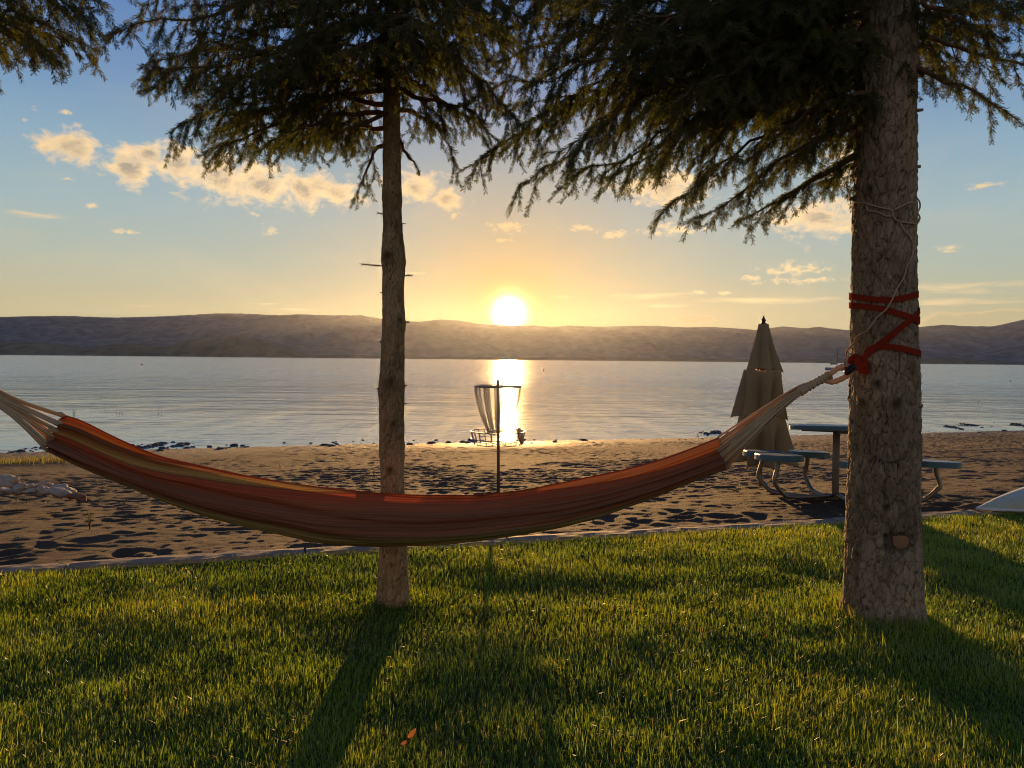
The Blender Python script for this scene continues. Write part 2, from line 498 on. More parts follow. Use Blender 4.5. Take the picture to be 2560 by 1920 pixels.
def mat_bark(name, light, dark, sc=1.0):
    mt, N, out = material(name)
    p = obj_pos(N)
    ps = N.vmath('MULTIPLY', p, (1.0, 1.0, 0.36))
    w = N.n('ShaderNodeTexNoise'); N.put(w.inputs['Vector'], p); w.inputs['Scale'].default_value = 9 * sc; w.inputs['Detail'].default_value = 4
    pw = N.vmath('ADD', ps, N.vmath('SCALE', N.vmath('SUBTRACT', w.outputs['Color'], (0.5, 0.5, 0.5))))
    pw.node.inputs[1].links[0].from_node.inputs['Scale'].default_value = 0.05 / sc
    v1 = N.voro(pw, 30 * sc, 'DISTANCE_TO_EDGE')
    v2 = N.voro(pw, 30 * sc, 'F1')
    edge = N.mrange(v1.outputs['Distance'], 0.0, 0.07, smooth=True)
    fine = N.noise(N.vmath('MULTIPLY', p, (1, 1, 0.30)), 95 * sc, 6, 0.7)
    flake = N.noise(N.vmath('MULTIPLY', p, (1, 1, 0.5)), 26 * sc, 4, 0.6, 1.2)
    cellc = N.sep(v2.outputs['Color'])[0]
    crack = N.n('ShaderNodeAttribute', attribute_name='val').outputs['Fac']
    tone = N.math('ADD', N.math('MULTIPLY', cellc, 0.22), N.math('ADD', N.math('MULTIPLY', fine, 0.45), N.math('MULTIPLY', flake, 0.45)))
    c = N.mix(N.mrange(tone, 0.3, 0.85), dark, light)
    big = N.noise(p, 3.0, 3, 0.6)
    c = N.mix(N.mrange(big, 0.45, 0.75, 0.0, 0.5), c, tuple(x * 1.3 for x in light))
    c = N.mix(N.mrange(big, 0.48, 0.30, 0.0, 0.55), c, dark)
    c = N.mix(N.math('MULTIPLY', N.math('SUBTRACT', 1.0, edge), 0.4), c, tuple(x * 0.5 for x in dark))
    stain = N.noise(N.vmath('MULTIPLY', p, (7, 7, 1.6)), 1.0, 4, 0.6, 0.4)
    c = N.mix(N.mrange(stain, 0.54, 0.70, 0.0, 0.45, smooth=True), c, tuple(x * 0.42 for x in dark))
    c = N.mix(crack, c, tuple(x * 0.18 for x in dark))
    h = N.math('ADD', N.math('MULTIPLY', edge, 0.35), N.math('ADD', N.math('MULTIPLY', fine, 0.5), N.math('MULTIPLY', flake, 0.7)))
    principled(N, out, c, 0.95, 0.10, normal=N.bump(h, 0.8, 0.012 / sc))
    return mt

def mat_sand():
    mt, N, out = material('sand')
    p = obj_pos(N)
    n1 = N.noise(p, 1.1, 5, 0.6); n2 = N.noise(p, 60, 5, 0.7); n3 = N.noise(p, 420, 3, 0.6)
    c = N.mix(n1, (0.044, 0.031, 0.022), (0.074, 0.052, 0.036))
    c = N.mix(N.mrange(n2, 0.35, 0.7), c, (0.092, 0.066, 0.046))
    c = N.mix(N.mrange(n2, 0.42, 0.28, 0, 0.6), c, (0.034, 0.024, 0.017))
    z = N.sep(p)[2]
    wet = N.mrange(N.math('ADD', z, N.math('MULTIPLY', N.math('SUBTRACT', n1, 0.5), 0.08)), -0.70, -0.60)   # damp sand at the waterline
    c = N.mix(wet, (0.055, 0.042, 0.033), c)
    vor = N.voro(p, 90, 'F1')
    h = N.math('ADD', N.math('MULTIPLY', n2, 0.7), N.math('MULTIPLY', n3, 0.35))
    principled(N, out, c, N.mrange(wet, 0, 1, 0.62, 0.95), 0.25, normal=N.bump(h, 1.0, 0.035))
    return mt

def mat_water():
    mt, N, out = material('lake_water')
    p = obj_pos(N)
    y = N.sep(p)[1]
    a = N.noise(N.vmath('MULTIPLY', p, (0.42, 1.0, 1)), 2.6, 4, 0.55, 0.3)
    b = N.noise(N.vmath('MULTIPLY', p, (0.28, 1.0, 1)), 0.55, 4, 0.5, 0.3)
    c = N.noise(N.vmath('MULTIPLY', p, (0.3, 1.0, 1)), 0.02, 3, 0.5)
    calm = N.mrange(y, 18, 62, 0.30, 1.0)                      # sheltered shallows, rougher out on the lake
    gust = N.mrange(c, 0.35, 0.65, 0.75, 1.2)
    cat = N.noise(N.vmath('MULTIPLY', p, (1.0, 0.10, 1)), 0.9, 5, 0.65, 0.2)      # cat's-paws: patches of livelier ripples
    amp = N.math('MULTIPLY', N.math('MULTIPLY', calm, gust), N.mrange(cat, 0.30, 0.70, 0.35, 1.6))
    sw = N.noise(N.vmath('MULTIPLY', p, (0.24, 1.0, 1)), 0.14, 3, 0.5, 0.3)
    h = N.math('ADD', N.math('MULTIPLY', a, 0.075), N.math('ADD', N.math('MULTIPLY', b, 0.24), N.math('MULTIPLY', sw, 0.40)))
    nm = N.bump(h, 1.0, 1.0)
    N.put(nm.node.inputs['Strength'], N.math('MULTIPLY', amp, 0.60))
    rough = N.math('MULTIPLY', N.mrange(y, 18, 90, 0.045, 0.15), N.mrange(cat, 0.30, 0.70, 0.6, 1.35))                    # ripples too fine to see one by one
    g = principled(N, out, (0.045, 0.24, 0.46), rough, 0.5, normal=nm)
    g.inputs['IOR'].default_value = 1.33
    g.inputs['Specular Tint'].default_value = (0.86, 0.94, 1.0, 1)
    return mt

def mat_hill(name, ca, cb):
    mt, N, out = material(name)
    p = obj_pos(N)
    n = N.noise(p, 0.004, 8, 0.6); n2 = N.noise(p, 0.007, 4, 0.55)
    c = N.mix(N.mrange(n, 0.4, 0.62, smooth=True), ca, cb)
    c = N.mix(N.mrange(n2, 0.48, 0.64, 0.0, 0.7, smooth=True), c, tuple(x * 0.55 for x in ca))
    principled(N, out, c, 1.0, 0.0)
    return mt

def mat_cloth():
    mt, N, out = material('hammock_cloth')
    uv = N.n('ShaderNodeUVMap', uv_map='UVMap').outputs[0]
    u, v, _ = N.sep(uv)
    wob = N.noise(N.vmath('MULTIPLY', uv, (5, 30, 1)), 1.0, 3, 0.5)
    vv = N.math('ADD', v, N.math('MULTIPLY', N.math('SUBTRACT', wob, 0.5), 0.012))
    stops = [(0.00, (0.38, 0.085, 0.040)), (0.10, (0.37, 0.095, 0.042)), (0.14, (0.22, 0.085, 0.04)), (0.22, (0.40, 0.15, 0.055)),
             (0.27, (0.42, 0.19, 0.06)), (0.295, (0.60, 0.34, 0.09)), (0.355, (0.60, 0.34, 0.09)), (0.37, (0.26, 0.11, 0.045)), (0.39, (0.55, 0.105, 0.045)),
             (0.45, (0.53, 0.105, 0.045)), (0.49, (0.45, 0.135, 0.06)), (0.54, (0.40, 0.125, 0.06)), (0.58, (0.27, 0.12, 0.07)), (0.66, (0.33, 0.12, 0.065)),
             (0.72, (0.22, 0.115, 0.065)), (0.78, (0.37, 0.135, 0.07)), (0.83, (0.24, 0.16, 0.07)), (0.865, (0.36, 0.31, 0.13)), (0.94, (0.40, 0.34, 0.12)), (0.975, (0.52, 0.30, 0.09))]
    # the colour ramp node holds 32 stops
    c = N.ramp(vv, stops)
    yarn = N.noise(N.vmath('MULTIPLY', uv, (6, 420, 1)), 1.0, 3, 0.7)
    thin = N.noise(N.vmath('MULTIPLY', N.comb(0.0, vv, 0.0), (1, 70, 1)), 1.0, 2, 0.6)
    c = N.mix(N.mrange(thin, 0.42, 0.62, 0.0, 0.55, smooth=True), c, (0.17, 0.085, 0.045))
    c = N.mix(N.mrange(thin, 0.40, 0.30, 0.0, 0.35, smooth=True), c, (0.50, 0.22, 0.08))
    c = N.mix(N.mrange(yarn, 0.3, 0.7, 0.0, 0.35), c, N.vmath('MULTIPLY', c, (0.55, 0.55, 0.55)))
    weave = N.noise(N.vmath('MULTIPLY', uv, (900, 120, 1)), 1.0, 1, 0.5)
    fold = N.noise(N.vmath('MULTIPLY', uv, (3.0, 26, 1)), 1.0, 4, 0.55)
    nm = N.bump(N.math('ADD', N.math('MULTIPLY', fold, 1.0), N.math('ADD', N.math('MULTIPLY', yarn, 0.08), N.math('MULTIPLY', weave, 0.05))), 0.55, 0.03)
    df = N.n('ShaderNodeBsdfDiffuse'); tr = N.n('ShaderNodeBsdfTranslucent')
    N.put(df.inputs['Color'], c); N.put(df.inputs['Normal'], nm)
    N.put(tr.inputs['Color'], N.vmath('MULTIPLY', c, (1.0, 0.85, 0.7))); N.put(tr.inputs['Normal'], nm)
    mx = N.n('ShaderNodeMixShader'); mx.inputs[0].default_value = 0.16
    N.t.links.new(df.outputs[0], mx.inputs[1]); N.t.links.new(tr.outputs[0], mx.inputs[2])
    N.t.links.new(mx.outputs[0], out.inputs['Surface'])
    return mt

def mat_fabric(name, col, trans=0.3, var=0.2, scale=300):
    mt, N, out = material(name)
    p = obj_pos(N)
    n = N.noise(p, 6, 4, 0.6); w = N.noise(p, scale, 2, 0.5)
    c = N.mix(n, tuple(x * (1 - var) for x in col), tuple(x * (1 + var) for x in col))
    nm = N.bump(N.math('ADD', n, N.math('MULTIPLY', w, 0.12)), 0.3, 0.02)
    df = N.n('ShaderNodeBsdfDiffuse'); tr = N.n('ShaderNodeBsdfTranslucent')
    N.put(df.inputs['Color'], c); N.put(df.inputs['Normal'], nm)
    N.put(tr.inputs['Color'], N.vmath('MULTIPLY', c, (1.2, 0.85, 0.55))); N.put(tr.inputs['Normal'], nm)
    mx = N.n('ShaderNodeMixShader'); mx.inputs[0].default_value = trans
    N.t.links.new(df.outputs[0], mx.inputs[1]); N.t.links.new(tr.outputs[0], mx.inputs[2])
    N.t.links.new(mx.outputs[0], out.inputs['Surface'])
    return mt

M = {}
M['bark'] = mat_bark('spruce_bark', (0.40, 0.310, 0.195), (0.15, 0.108, 0.064))
M['bark_thin'] = mat_bark('young_spruce_bark', (0.46, 0.340, 0.185), (0.18, 0.122, 0.062), 1.5)
M['twig'] = simple('twig_wood', (0.14, 0.085, 0.05), 0.9, 0.1, var=0.35, scale=60)
M['cutwood'] = simple('bare_wood', (0.27, 0.15, 0.07), 0.8, 0.2, var=0.2, scale=40)
M['needle_tuft'] = leafy('stub_needles', [(0.04, 0.05, 0.018), (0.08, 0.07, 0.022)], 0.32, 0.45, 0.05)
M['needle'] = leafy('spruce_needles', [(0.050, 0.056, 0.017), (0.068, 0.072, 0.021), (0.084, 0.088, 0.027), (0.115, 0.098, 0.034)], 0.34, 0.5, 0.02, tint=(0.82, 0.98, 0.75), inst=True)
M['grass'] = leafy('grass_blades', [(0.085, 0.158, 0.014), (0.136, 0.218, 0.018), (0.186, 0.262, 0.024), (0.245, 0.288, 0.033), (0.34, 0.26, 0.09)], 0.60, 0.32, 0.045)
M['weed'] = leafy('weed_leaves', [(0.10, 0.11, 0.03), (0.16, 0.15, 0.04), (0.20, 0.16, 0.06)], 0.5, 0.5, 0.03)
M['soil'] = simple('lawn_soil', (0.040, 0.048, 0.016), 1.0, 0.0, var=0.5, scale=14, bump=0.5)
M['sand'] = mat_sand()
M['water'] = mat_water()
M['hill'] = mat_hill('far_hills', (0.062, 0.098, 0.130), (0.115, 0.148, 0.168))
M['foothill'] = mat_hill('foothills', (0.085, 0.095, 0.080), (0.140, 0.140, 0.105))
M['concrete'] = simple('kerb_concrete', (0.20, 0.165, 0.125), 0.95, 0.2, var=0.45, scale=11, bump=0.9)
M['cloth'] = mat_cloth()
M['cotton'] = mat_fabric('cotton_cord', (0.56, 0.42, 0.25), 0.22, 0.2)
M['strap'] = mat_fabric('red_webbing', (0.25, 0.030, 0.015), 0.12, 0.2)
M['rope'] = mat_fabric('white_rope', (0.44, 0.34, 0.23), 0.1, 0.15)
M['canvas'] = mat_fabric('tan_canvas', (0.42, 0.325, 0.175), 0.38, 0.14)
M['wood'] = simple('umbrella_wood', (0.26, 0.12, 0.05), 0.45, 0.4, var=0.3, scale=25)
M['dark_metal'] = simple('dark_metal', (0.035, 0.032, 0.03), 0.4, 0.5, 0.7)
M['steel'] = simple('galvanised_steel', (0.20, 0.18, 0.155), 0.42, 0.5, 0.6, var=0.2)
M['post'] = simple('table_post_paint', (0.20, 0.17, 0.13), 0.6, 0.4, var=0.2)
M['blue'] = simple('blue_plastic_coating', (0.045, 0.115, 0.150), 0.42, 0.5, var=0.12, scale=12)
M['disc'] = simple('orange_disc_plastic', (0.75, 0.22, 0.03), 0.35, 0.5, var=0.1)
M['rock'] = simple('pale_rock', (0.36, 0.30, 0.235), 0.9, 0.25, var=0.35, scale=22, bump=0.8)
M['rock_red'] = simple('brown_rock', (0.20, 0.10, 0.065), 0.9, 0.25, var=0.35, scale=22, bump=0.8)
M['wet_rock'] = simple('wet_rock', (0.045, 0.036, 0.030), 0.75, 0.5, var=0.4, scale=12, bump=0.6)
M['hull'] = simple('white_hull_gelcoat', (0.42, 0.41, 0.29), 0.28, 0.5, var=0.06, scale=5)
M['white'] = simple('boat_white', (0.6, 0.6, 0.58), 0.35, 0.5, var=0.1)
M['boat_hull'] = simple('boat_grey', (0.22, 0.24, 0.27), 0.4, 0.5, var=0.1)
M['leaf'] = leafy('dry_leaf', [(0.22, 0.085, 0.03), (0.30, 0.12, 0.04)], 0.45, 0.5, 0.03)
M['buoy'] = simple('buoy_red', (0.45, 0.10, 0.06), 0.5, 0.4)
M['buoy_dark'] = simple('buoy_dark', (0.04, 0.035, 0.035), 0.5, 0.4)

# ------------------------------------------------------------------ ground shape
KQ, KS = 5.64, 0.2846                 # kerb line: Y - KS*X = KQ
WATER_Z = -0.75
RT = np.array([1.985, 3.97]); LT = np.array([-0.672, 4.20]); OT = np.array([-3.12, 3.45])

def lawn_z(x, y):
    x = np.asarray(x, float); y = np.asarray(y, float)
    q = y - KS * x
    e = smooth01((KQ - 0.05 - q) / 0.8)
    z = 0.020 * fbm(x * 0.9 + 3.1, y * 1.1, 0, 5, 3) + 0.024 * fbm(x * 0.35, y * 0.5 + 7, 0, 9, 2) + 0.008 * vnoise(x * 3.5, y * 4.0, 0, 3)
    z = z * e - 0.012
    z = z + 0.05 * np.exp(-((x - RT[0]) ** 2 + (y - RT[1]) ** 2) / 0.22) + 0.02 * np.exp(-((x - LT[0]) ** 2 + (y - LT[1]) ** 2) / 0.1)
    return z

_S = np.array([0, 1.4, 3.2, 8, 13.6, 18, 26, 40]); _Z = np.array([-0.05, -0.07, -0.22, -0.48, -0.745, -1.0, -1.5, -2.2])
def sand_base(x, y):
    q = y - KS * x - KQ
    return np.interp(q, _S, _Z)

_fp = np.random.default_rng(3)
FOOT = np.stack([_fp.uniform(-7, 9, 420), _fp.uniform(0.15, 7.5, 420), _fp.uniform(0.09, 0.17, 420), _fp.uniform(0.015, 0.035, 420), _fp.uniform(0, 3.14, 420)], 1)
def sand_z(x, y, foot=False):
    x = np.asarray(x, float); y = np.asarray(y, float)
    q = y - KS * x - KQ
    b = sand_base(x, y)
    e = smooth01(q / 0.35)
    w = 0.25 * fbm(x * 1.3, y * 1.3, 0, 61, 2)
    r1 = 1 - np.abs(vnoise(x * 3.3 + w * 3, y * 6.4 + w * 4, 0, 21))
    r2 = 1 - np.abs(vnoise(x * 6.2 - w * 3, y * 11.5 + w * 5, 0, 33))
    r3 = fbm(x * 11, y * 16, 0, 44, 3)
    fade = smooth01((15.5 - q) / 3.5)
    d = 0.022 * (r1 - 0.6) + 0.016 * (r2 - 0.6) + 0.017 * r3 + 0.018 * fbm(x * 0.28, y * 0.34, 0, 71, 2)
    d = d * (0.45 + 0.75 * smooth01(0.55 + 0.9 * fbm(x * 0.45, y * 0.55, 0, 101, 2)))
    d = d * (0.40 + 0.60 * fade) + 0.02 * (1 - fade) * fbm(x * 0.8, y * 1.2, 0, 91, 3)
    if foot:
        for (fx, fq, fr, fd, fa) in FOOT:
            fy = fq + KQ + KS * fx
            dx, dy = x - fx, y - fy
            mk = (np.abs(dx) < 0.6) & (np.abs(dy) < 0.6)
            if not mk.any(): continue
            c, s_ = math.cos(fa), math.sin(fa)
            ax = (dx[mk] * c + dy[mk] * s_) / fr; ay = (-dx[mk] * s_ + dy[mk] * c) / (fr * 0.62)
            r2_ = ax * ax + ay * ay
            d[mk] += -fd * np.exp(-r2_ * 1.3) + fd * 0.55 * np.exp(-(np.sqrt(r2_) - 1.5) ** 2 * 4.5)
    # shallow bar of stones and sand reaching into the water
    return b + 0.60 * d * e

def structure(name, me, mat, label=None):
    o = link(name, me, mat); o['kind'] = 'structure'
    if label: o['label'] = label
    return o

# lawn soil
def build_lawn():
    xs = np.concatenate([np.linspace(-30, -6, 16)[:-1], np.linspace(-6, 8, 260), np.linspace(8, 34, 16)[1:]])
    qs = np.concatenate([np.linspace(-28, 0, 16)[:-1], np.linspace(0, KQ - 0.02, 110)])
    X, Q = np.meshgrid(xs, qs)
    Y = Q + KS * X
    Z = lawn_z(X, Y)
    v = np.stack([X, Y, Z], -1).reshape(-1, 3)
    structure('lawn', np_mesh('lawn', v, grid_faces(len(qs), len(xs))), M['soil'])
build_lawn()

def build_sand():
    rows = np.concatenate([np.linspace(0.10, 7.5, 330), np.linspace(7.5, 15.5, 110)[1:], np.linspace(15.5, 40, 14)[1:]])
    tt = np.concatenate([np.linspace(-4, -1.15, 14)[:-1], np.linspace(-1.15, 1.15, 560), np.linspace(1.15, 4, 14)[1:]])
    Qm, T = np.meshgrid(rows, tt, indexing='ij')
    X = T * (Qm * 0.9 + 5.4)
    Y = Qm + KQ + KS * X
    Z = sand_z(X, Y, True)
    v = np.stack([X, Y, Z], -1).reshape(-1, 3)
    structure('beach_sand', np_mesh('beach_sand', v, grid_faces(len(rows), len(tt))), M['sand'])
build_sand()

def build_water():
    v = [(-16000, 14 - 0.25 * 16000, WATER_Z)]
    xs = np.array([-16000, -4000, -800, -150, -40, 0, 40, 150, 800, 4000, 16000.])
    near = np.clip(KQ + 9.5 + KS * xs, -200, 60)
    rows = []
    for f in (0, 0.002, 0.01, 0.05, 0.25, 1.0):
        rows.append(np.stack([xs, near + (13000 - near) * f, np.full(len(xs), WATER_Z)], 1))
    v = np.concatenate(rows)
    structure('lake_water', np_mesh('lake_water', v, grid_faces(6, len(xs)), smooth=False), M['water'])
build_water()

def build_hills():
    prof = [(-1400, 735), (-900, 700), (-400, 690), (-150, 688), (0, 684.5), (60, 683), (130, 682), (250, 686), (330, 684), (400, 681), (460, 677), (520, 677), (600, 681), (640, 679), (720, 681),
            (780, 681), (826, 689), (870, 693), (905, 695), (950, 690), (985, 691), (1030, 699), (1060, 701), (1100, 703), (1150, 703), (1190, 706), (1230, 703), (1300, 706), (1370, 703),
            (1420, 704), (1480, 707), (1540, 706), (1600, 710), (1635, 713), (1660, 709), (1690, 705), (1740, 709), (1770, 706), (1830, 713), (1870, 714), (1930, 711), (1990, 706), (2040, 701),
            (2080, 704), (2145, 705), (2170, 700), (2212, 690), (2300, 676), (2500, 690), (2900, 680), (3600, 730)]
    az = np.array([azel(a * K, b * K)[0] for a, b in prof]); el = np.array([azel(a * K, b * K)[1] for a, b in prof])
    azs = np.linspace(-62, 62, 640)
    Yr = 11500.0
    ds = np.concatenate([np.linspace(8900, 11500, 44), np.linspace(11500, 13500, 10)[1:]])
    A, D = np.meshgrid(azs, ds)
    X = np.tan(np.radians(A)) * D
    H = np.tan(np.radians(np.interp(A, az, el))) * (Yr / np.cos(np.radians(A))) + 1.4
    H = np.minimum(H, 850.0)
    f = (D - 8900) / (Yr - 8900)
    up = np.where(f < 1, np.clip(f, 0, 1) ** 0.85, 1 - 0.5 * (f - 1))
    env = np.clip(4 * f * (1 - f), 0, 1) * (f < 1)
    rid = (1 - np.abs(fbm(X / 900.0, D / 1600.0, 0, 7, 5)) * 2)
    Z = H * up * (0.93 + 0.07 * f) + env * 120 * (rid - 0.75) + 6 * fbm(X / 90, D / 200, 0, 8, 3) * np.clip(f * 6, 0, 1)
    Z = np.where(f < 1, np.minimum(Z, H * (0.12 + 0.88 * f) + 26), Z)
    Z = np.where(f <= 0.001, -3.0, Z)
    v = np.stack([X, D, Z], -1).reshape(-1, 3)
    structure('hills', np_mesh('hills', v, grid_faces(len(ds), len(azs))), M['hill'])
    # low foothills along the far shore
    fp = [(-1400, 24), (-300, 26), (0, 27), (60, 28), (130, 26), (180, 15), (230, 22), (290, 27), (360, 24), (410, 34), (470, 46), (520, 44), (570, 36), (620, 18), (660, 6), (800, 6), (1000, 4), (1300, 7), (1600, 6),
          (1900, 8), (2000, 13), (2060, 14), (2110, 10), (2200, 4), (3600, 20)]
    az2 = np.array([azel(a * K, 770 * K)[0] for a, b in fp]); e2 = np.array([b * K / FPX for a, b in fp])
    ds = np.linspace(8400, 9500, 20)
    azs = np.linspace(-60, 60, 500)
    A, D = np.meshgrid(azs, ds)
    X = np.tan(np.radians(A)) * D
    f = (D - 8400) / 1100
    H = np.interp(A, az2, e2) * 8900
    Z = H * np.sin(np.clip(f, 0, 1) * math.pi) ** 0.7 * (1 + 0.25 * fbm(X / 350, D / 350, 0, 15, 4)) - 2.0 + 3 * np.sin(f * math.pi)
    v = np.stack([X, D, Z], -1).reshape(-1, 3)
    structure('foothills', np_mesh('foothills', v, grid_faces(len(ds), len(azs))), M['foothill'])
build_hills()

# ------------------------------------------------------------------ kerb between lawn and beach
def build_kerb():
    root = empty('lawn_kerb', (0.5, KQ + KS * 0.5, 0))
    tag(root, 'low grey concrete edging strip between lawn and sand', 'kerb')
    ln = math.hypot(1, KS); d = np.array([1 / ln, KS / ln]); nrm = np.array([-KS / ln, 1 / ln])
    L = 1.52; r = np.random.default_rng(5)
    k = 0
    for i in range(-6, 9):
        x0 = i * L
        c = np.array([0.0, KQ]) + d * (x0 + L / 2) + nrm * (0.09 + r.uniform(-0.008, 0.008))
        n = 24
        us = np.linspace(-(L - 0.018) / 2, (L - 0.018) / 2, n)
        prof = [(-0.082, -0.13), (-0.083, -0.006), (-0.074, 0.004), (0.0, 0.008), (0.074, 0.003), (0.083, -0.008), (0.084, -0.13)]
        rot = r.uniform(-0.008, 0.008); dz = r.uniform(-0.006, 0.006)
        vs = []
        for u in us:
            for (a, z) in prof:
                wob = 0.006 * vnoise(np.array([(x0 + u) * 9]), np.array([a * 30.0]), 0, 4)[0] if z > -0.1 else 0
                p = c + d * u + nrm * (a + u * rot + wob)
                vs.append((p[0], p[1], z + dz + wob * 0.8))
        mb = MB(); mb.add(vs, grid_faces(n, len(prof)))
        for s, base in ((1, 0), (-1, (n - 1) * len(prof))):
            idx = [base + j for j in range(len(prof))]
            mb.t.append(np.array([(idx[0], idx[j + 1], idx[j]) if s > 0 else (idx[0], idx[j], idx[j + 1]) for j in range(1, len(prof) - 1)]) + 0)
        mb.build('kerb_slab', M['concrete'], root, smooth=False)
build_kerb()

# ------------------------------------------------------------------ trees
class Trunk:
    """axis and radius of a trunk by height"""
    def __init__(s, ctrl):
        c = np.array(ctrl, float)          # z, x, y, r
        s.z, s.x, s.y, s.r = c.T
    def axis(s, z): return np.stack([np.interp(z, s.z, s.x), np.interp(z, s.z, s.y), np.asarray(z, float) + 0 * np.interp(z, s.z, s.x)], -1)
    def rad(s, z): return np.interp(z, s.z, s.r)
    def surf(s, u, v, off=0.0):
        """point where the line of sight through a photo pixel meets the trunk"""
        r = ray(u, v)
        z = CAM[2] + r[2] / r[1] * s.y[0]
        for _ in range(4):
            ax = s.axis(z); R_ = s.rad(z)
            # ray-circle in plan
            d = np.array([r[0], r[1]]); o = CAM[:2] - ax[:2]
            A = d @ d; B = o @ d; C = o @ o - R_ * R_
            disc = B * B - A * C
            t = (-B - math.sqrt(disc)) / A if disc > 0 else -B / A
            p = CAM + r * t
            z = p[2]
        ax = s.axis(z)
        n = np.array([p[0] - ax[0], p[1] - ax[1], 0.0]); n /= np.linalg.norm(n)
        return np.array([ax[0], ax[1], p[2]]) + n * (s.rad(z) + off), n

def trunk_ctrl(rows, Y, top):
    """rows: (v2212, left u, right u) read from the photo at depth Y"""
    out = []
    for v, a, b in rows:
        p = at((a + b) / 2 * K, v * K, Y); pl = at(a * K, v * K, Y); pr = at(b * K, v * K, Y)
        out.append((p[2], p[0], Y, (pr[0] - pl[0]) / 2 * Y / math.hypot(p[0], Y) - 0.002))
    out.sort()
    z, x, y, r = out[0]
    out.insert(0, (-0.15, x, y, r * 1.12))
    z, x, y, r = out[-1]
    for zt, k in top: out.append((zt, x, y, r * k))
    return Trunk(out)

TR = trunk_ctrl([(1345, 1815, 2004), (1290, 1822, 1997), (1180, 1826, 1992), (1050, 1830, 1989), (900, 1834, 1988), (780, 1836, 1985), (600, 1837, 1979), (400, 1841, 1978), (200, 1846, 1981), (0, 1852, 1984)],
                3.97, [(4.6, 0.88), (6.5, 0.7), (8, 0.5)])
TL = trunk_ctrl([(1312, 814, 887), (1290, 817, 884), (1200, 819, 880), (1080, 821, 876), (1020, 822, 873), (985, 819, 875), (900, 820, 874), (855, 819, 876), (840, 818, 876), (800, 822, 875), (720, 825, 875), (700, 826, 877),
                 (640, 826, 872), (580, 826, 874), (565, 823, 877), (545, 824, 875), (500, 828, 870), (450, 827, 868), (435, 825, 870), (380, 827, 867), (200, 829, 864), (0, 830, 861)],
                4.20, [(4.6, 0.85), (6.0, 0.6), (7.2, 0.3)])
TO = Trunk([(-0.15, OT[0], OT[1], 0.19), (0.2, OT[0], OT[1], 0.16), (1.5, OT[0], OT[1], 0.14), (4.5, OT[0], OT[1], 0.11), (7, OT[0], OT[1], 0.06)])

def trunk_mesh(T, z0, z1, nz, na, seed, amp, cw, ch, roots=0.0, scar=None, knots=()):
    zs = np.linspace(z0, z1, nz); th = np.linspace(0, 2 * math.pi, na, endpoint=False)
    Zg, Tg = np.meshgrid(zs, th, indexing='ij')
    Rg = T.rad(Zg); ax = T.axis(zs)
    rm = float(np.median(T.r)); circ = 2 * math.pi
    nseg = max(4, round(circ * rm / cw))
    # bark plates: cells on the unrolled surface, wrapped by mirroring two seams far from view
    uu = Tg / circ * nseg; vv = Zg / ch
    wob = 0.75 * fbm(np.cos(Tg) * 4, np.sin(Tg) * 4, Zg * 11, seed, 4, 0.6)
    f1, f2, cid = cells(uu + wob, vv + wob * 0.6 + 0.5 * vnoise(uu * 0.7, vv * 0.3, 0, seed + 2), seed)
    # make it periodic by blending the last cell column
    edge = smooth01((f2 - f1) / 0.17)
    fine = fbm(np.cos(Tg) * 12, np.sin(Tg) * 12, Zg * 30, seed + 9, 3)
    disp = amp * (edge * (0.45 + 0.55 * cid) - 0.5) + amp * 0.7 * fine
    disp += 0.030 * rm / 0.2 * fbm(np.cos(Tg) * 1.3, np.sin(Tg) * 1.3, Zg * 1.6, seed + 4, 2) * 0.5
    crack = (1 - smooth01((f2 - f1) / 0.10)) * (0.35 + 0.5 * smooth01(0.5 + vnoise(uu * 0.8, vv * 0.8, 0, seed + 6)))
    if roots:
        k = np.exp(-np.clip(Zg - 0.0, 0, None) / 0.10)
        disp += roots * k * (0.55 + 0.45 * np.cos(Tg * 5 + seed))
    for (kz, kt, kr, kh) in knots:
        dth = (Tg - kt + math.pi) % (2 * math.pi) - math.pi
        rr = np.sqrt((dth * Rg) ** 2 + ((Zg - kz) * 0.9) ** 2) / kr
        disp += kh * np.exp(-(rr - 0.8) ** 2 * 5) - kh * 0.9 * np.exp(-rr ** 2 * 5)
        crack = np.maximum(crack, np.exp(-rr ** 2 * 1.1) * 0.8)
    if scar is not None:
        sz, st, sw, sh = scar
        dth = (Tg - st + math.pi) % (2 * math.pi) - math.pi
        rr = (np.abs(dth * Rg / sw) ** 3 + np.abs((Zg - sz) / sh) ** 3) ** (1 / 3) + 0.30 * fine + 0.25 * vnoise(Tg * 14, Zg * 60, 0, 3)
        hole = smooth01((1.25 - rr) / 0.25)
        disp = disp * (1 - hole) - 0.022 * hole
        crack = np.maximum(crack * (1 - hole), hole * 0.55)
    Rd = Rg + disp
    X = ax[:, None, 0] + Rd * np.cos(Tg); Y = ax[:, None, 1] + Rd * np.sin(Tg)
    v = np.stack([X, Y, Zg], -1).reshape(-1, 3)
    i, j = np.meshgrid(np.arange(nz - 1), np.arange(na), indexing='ij'); j2 = (j + 1) % na
    q = np.stack([i * na + j, i * na + j2, (i + 1) * na + j2, (i + 1) * na + j], -1).reshape(-1, 4)
    return np_mesh('trunk', v, q, None, True, {'val': np.clip(crack, 0, 1).ravel()})

def unit(v):
    return v / (np.linalg.norm(v, axis=-1, keepdims=True) + 1e-12)

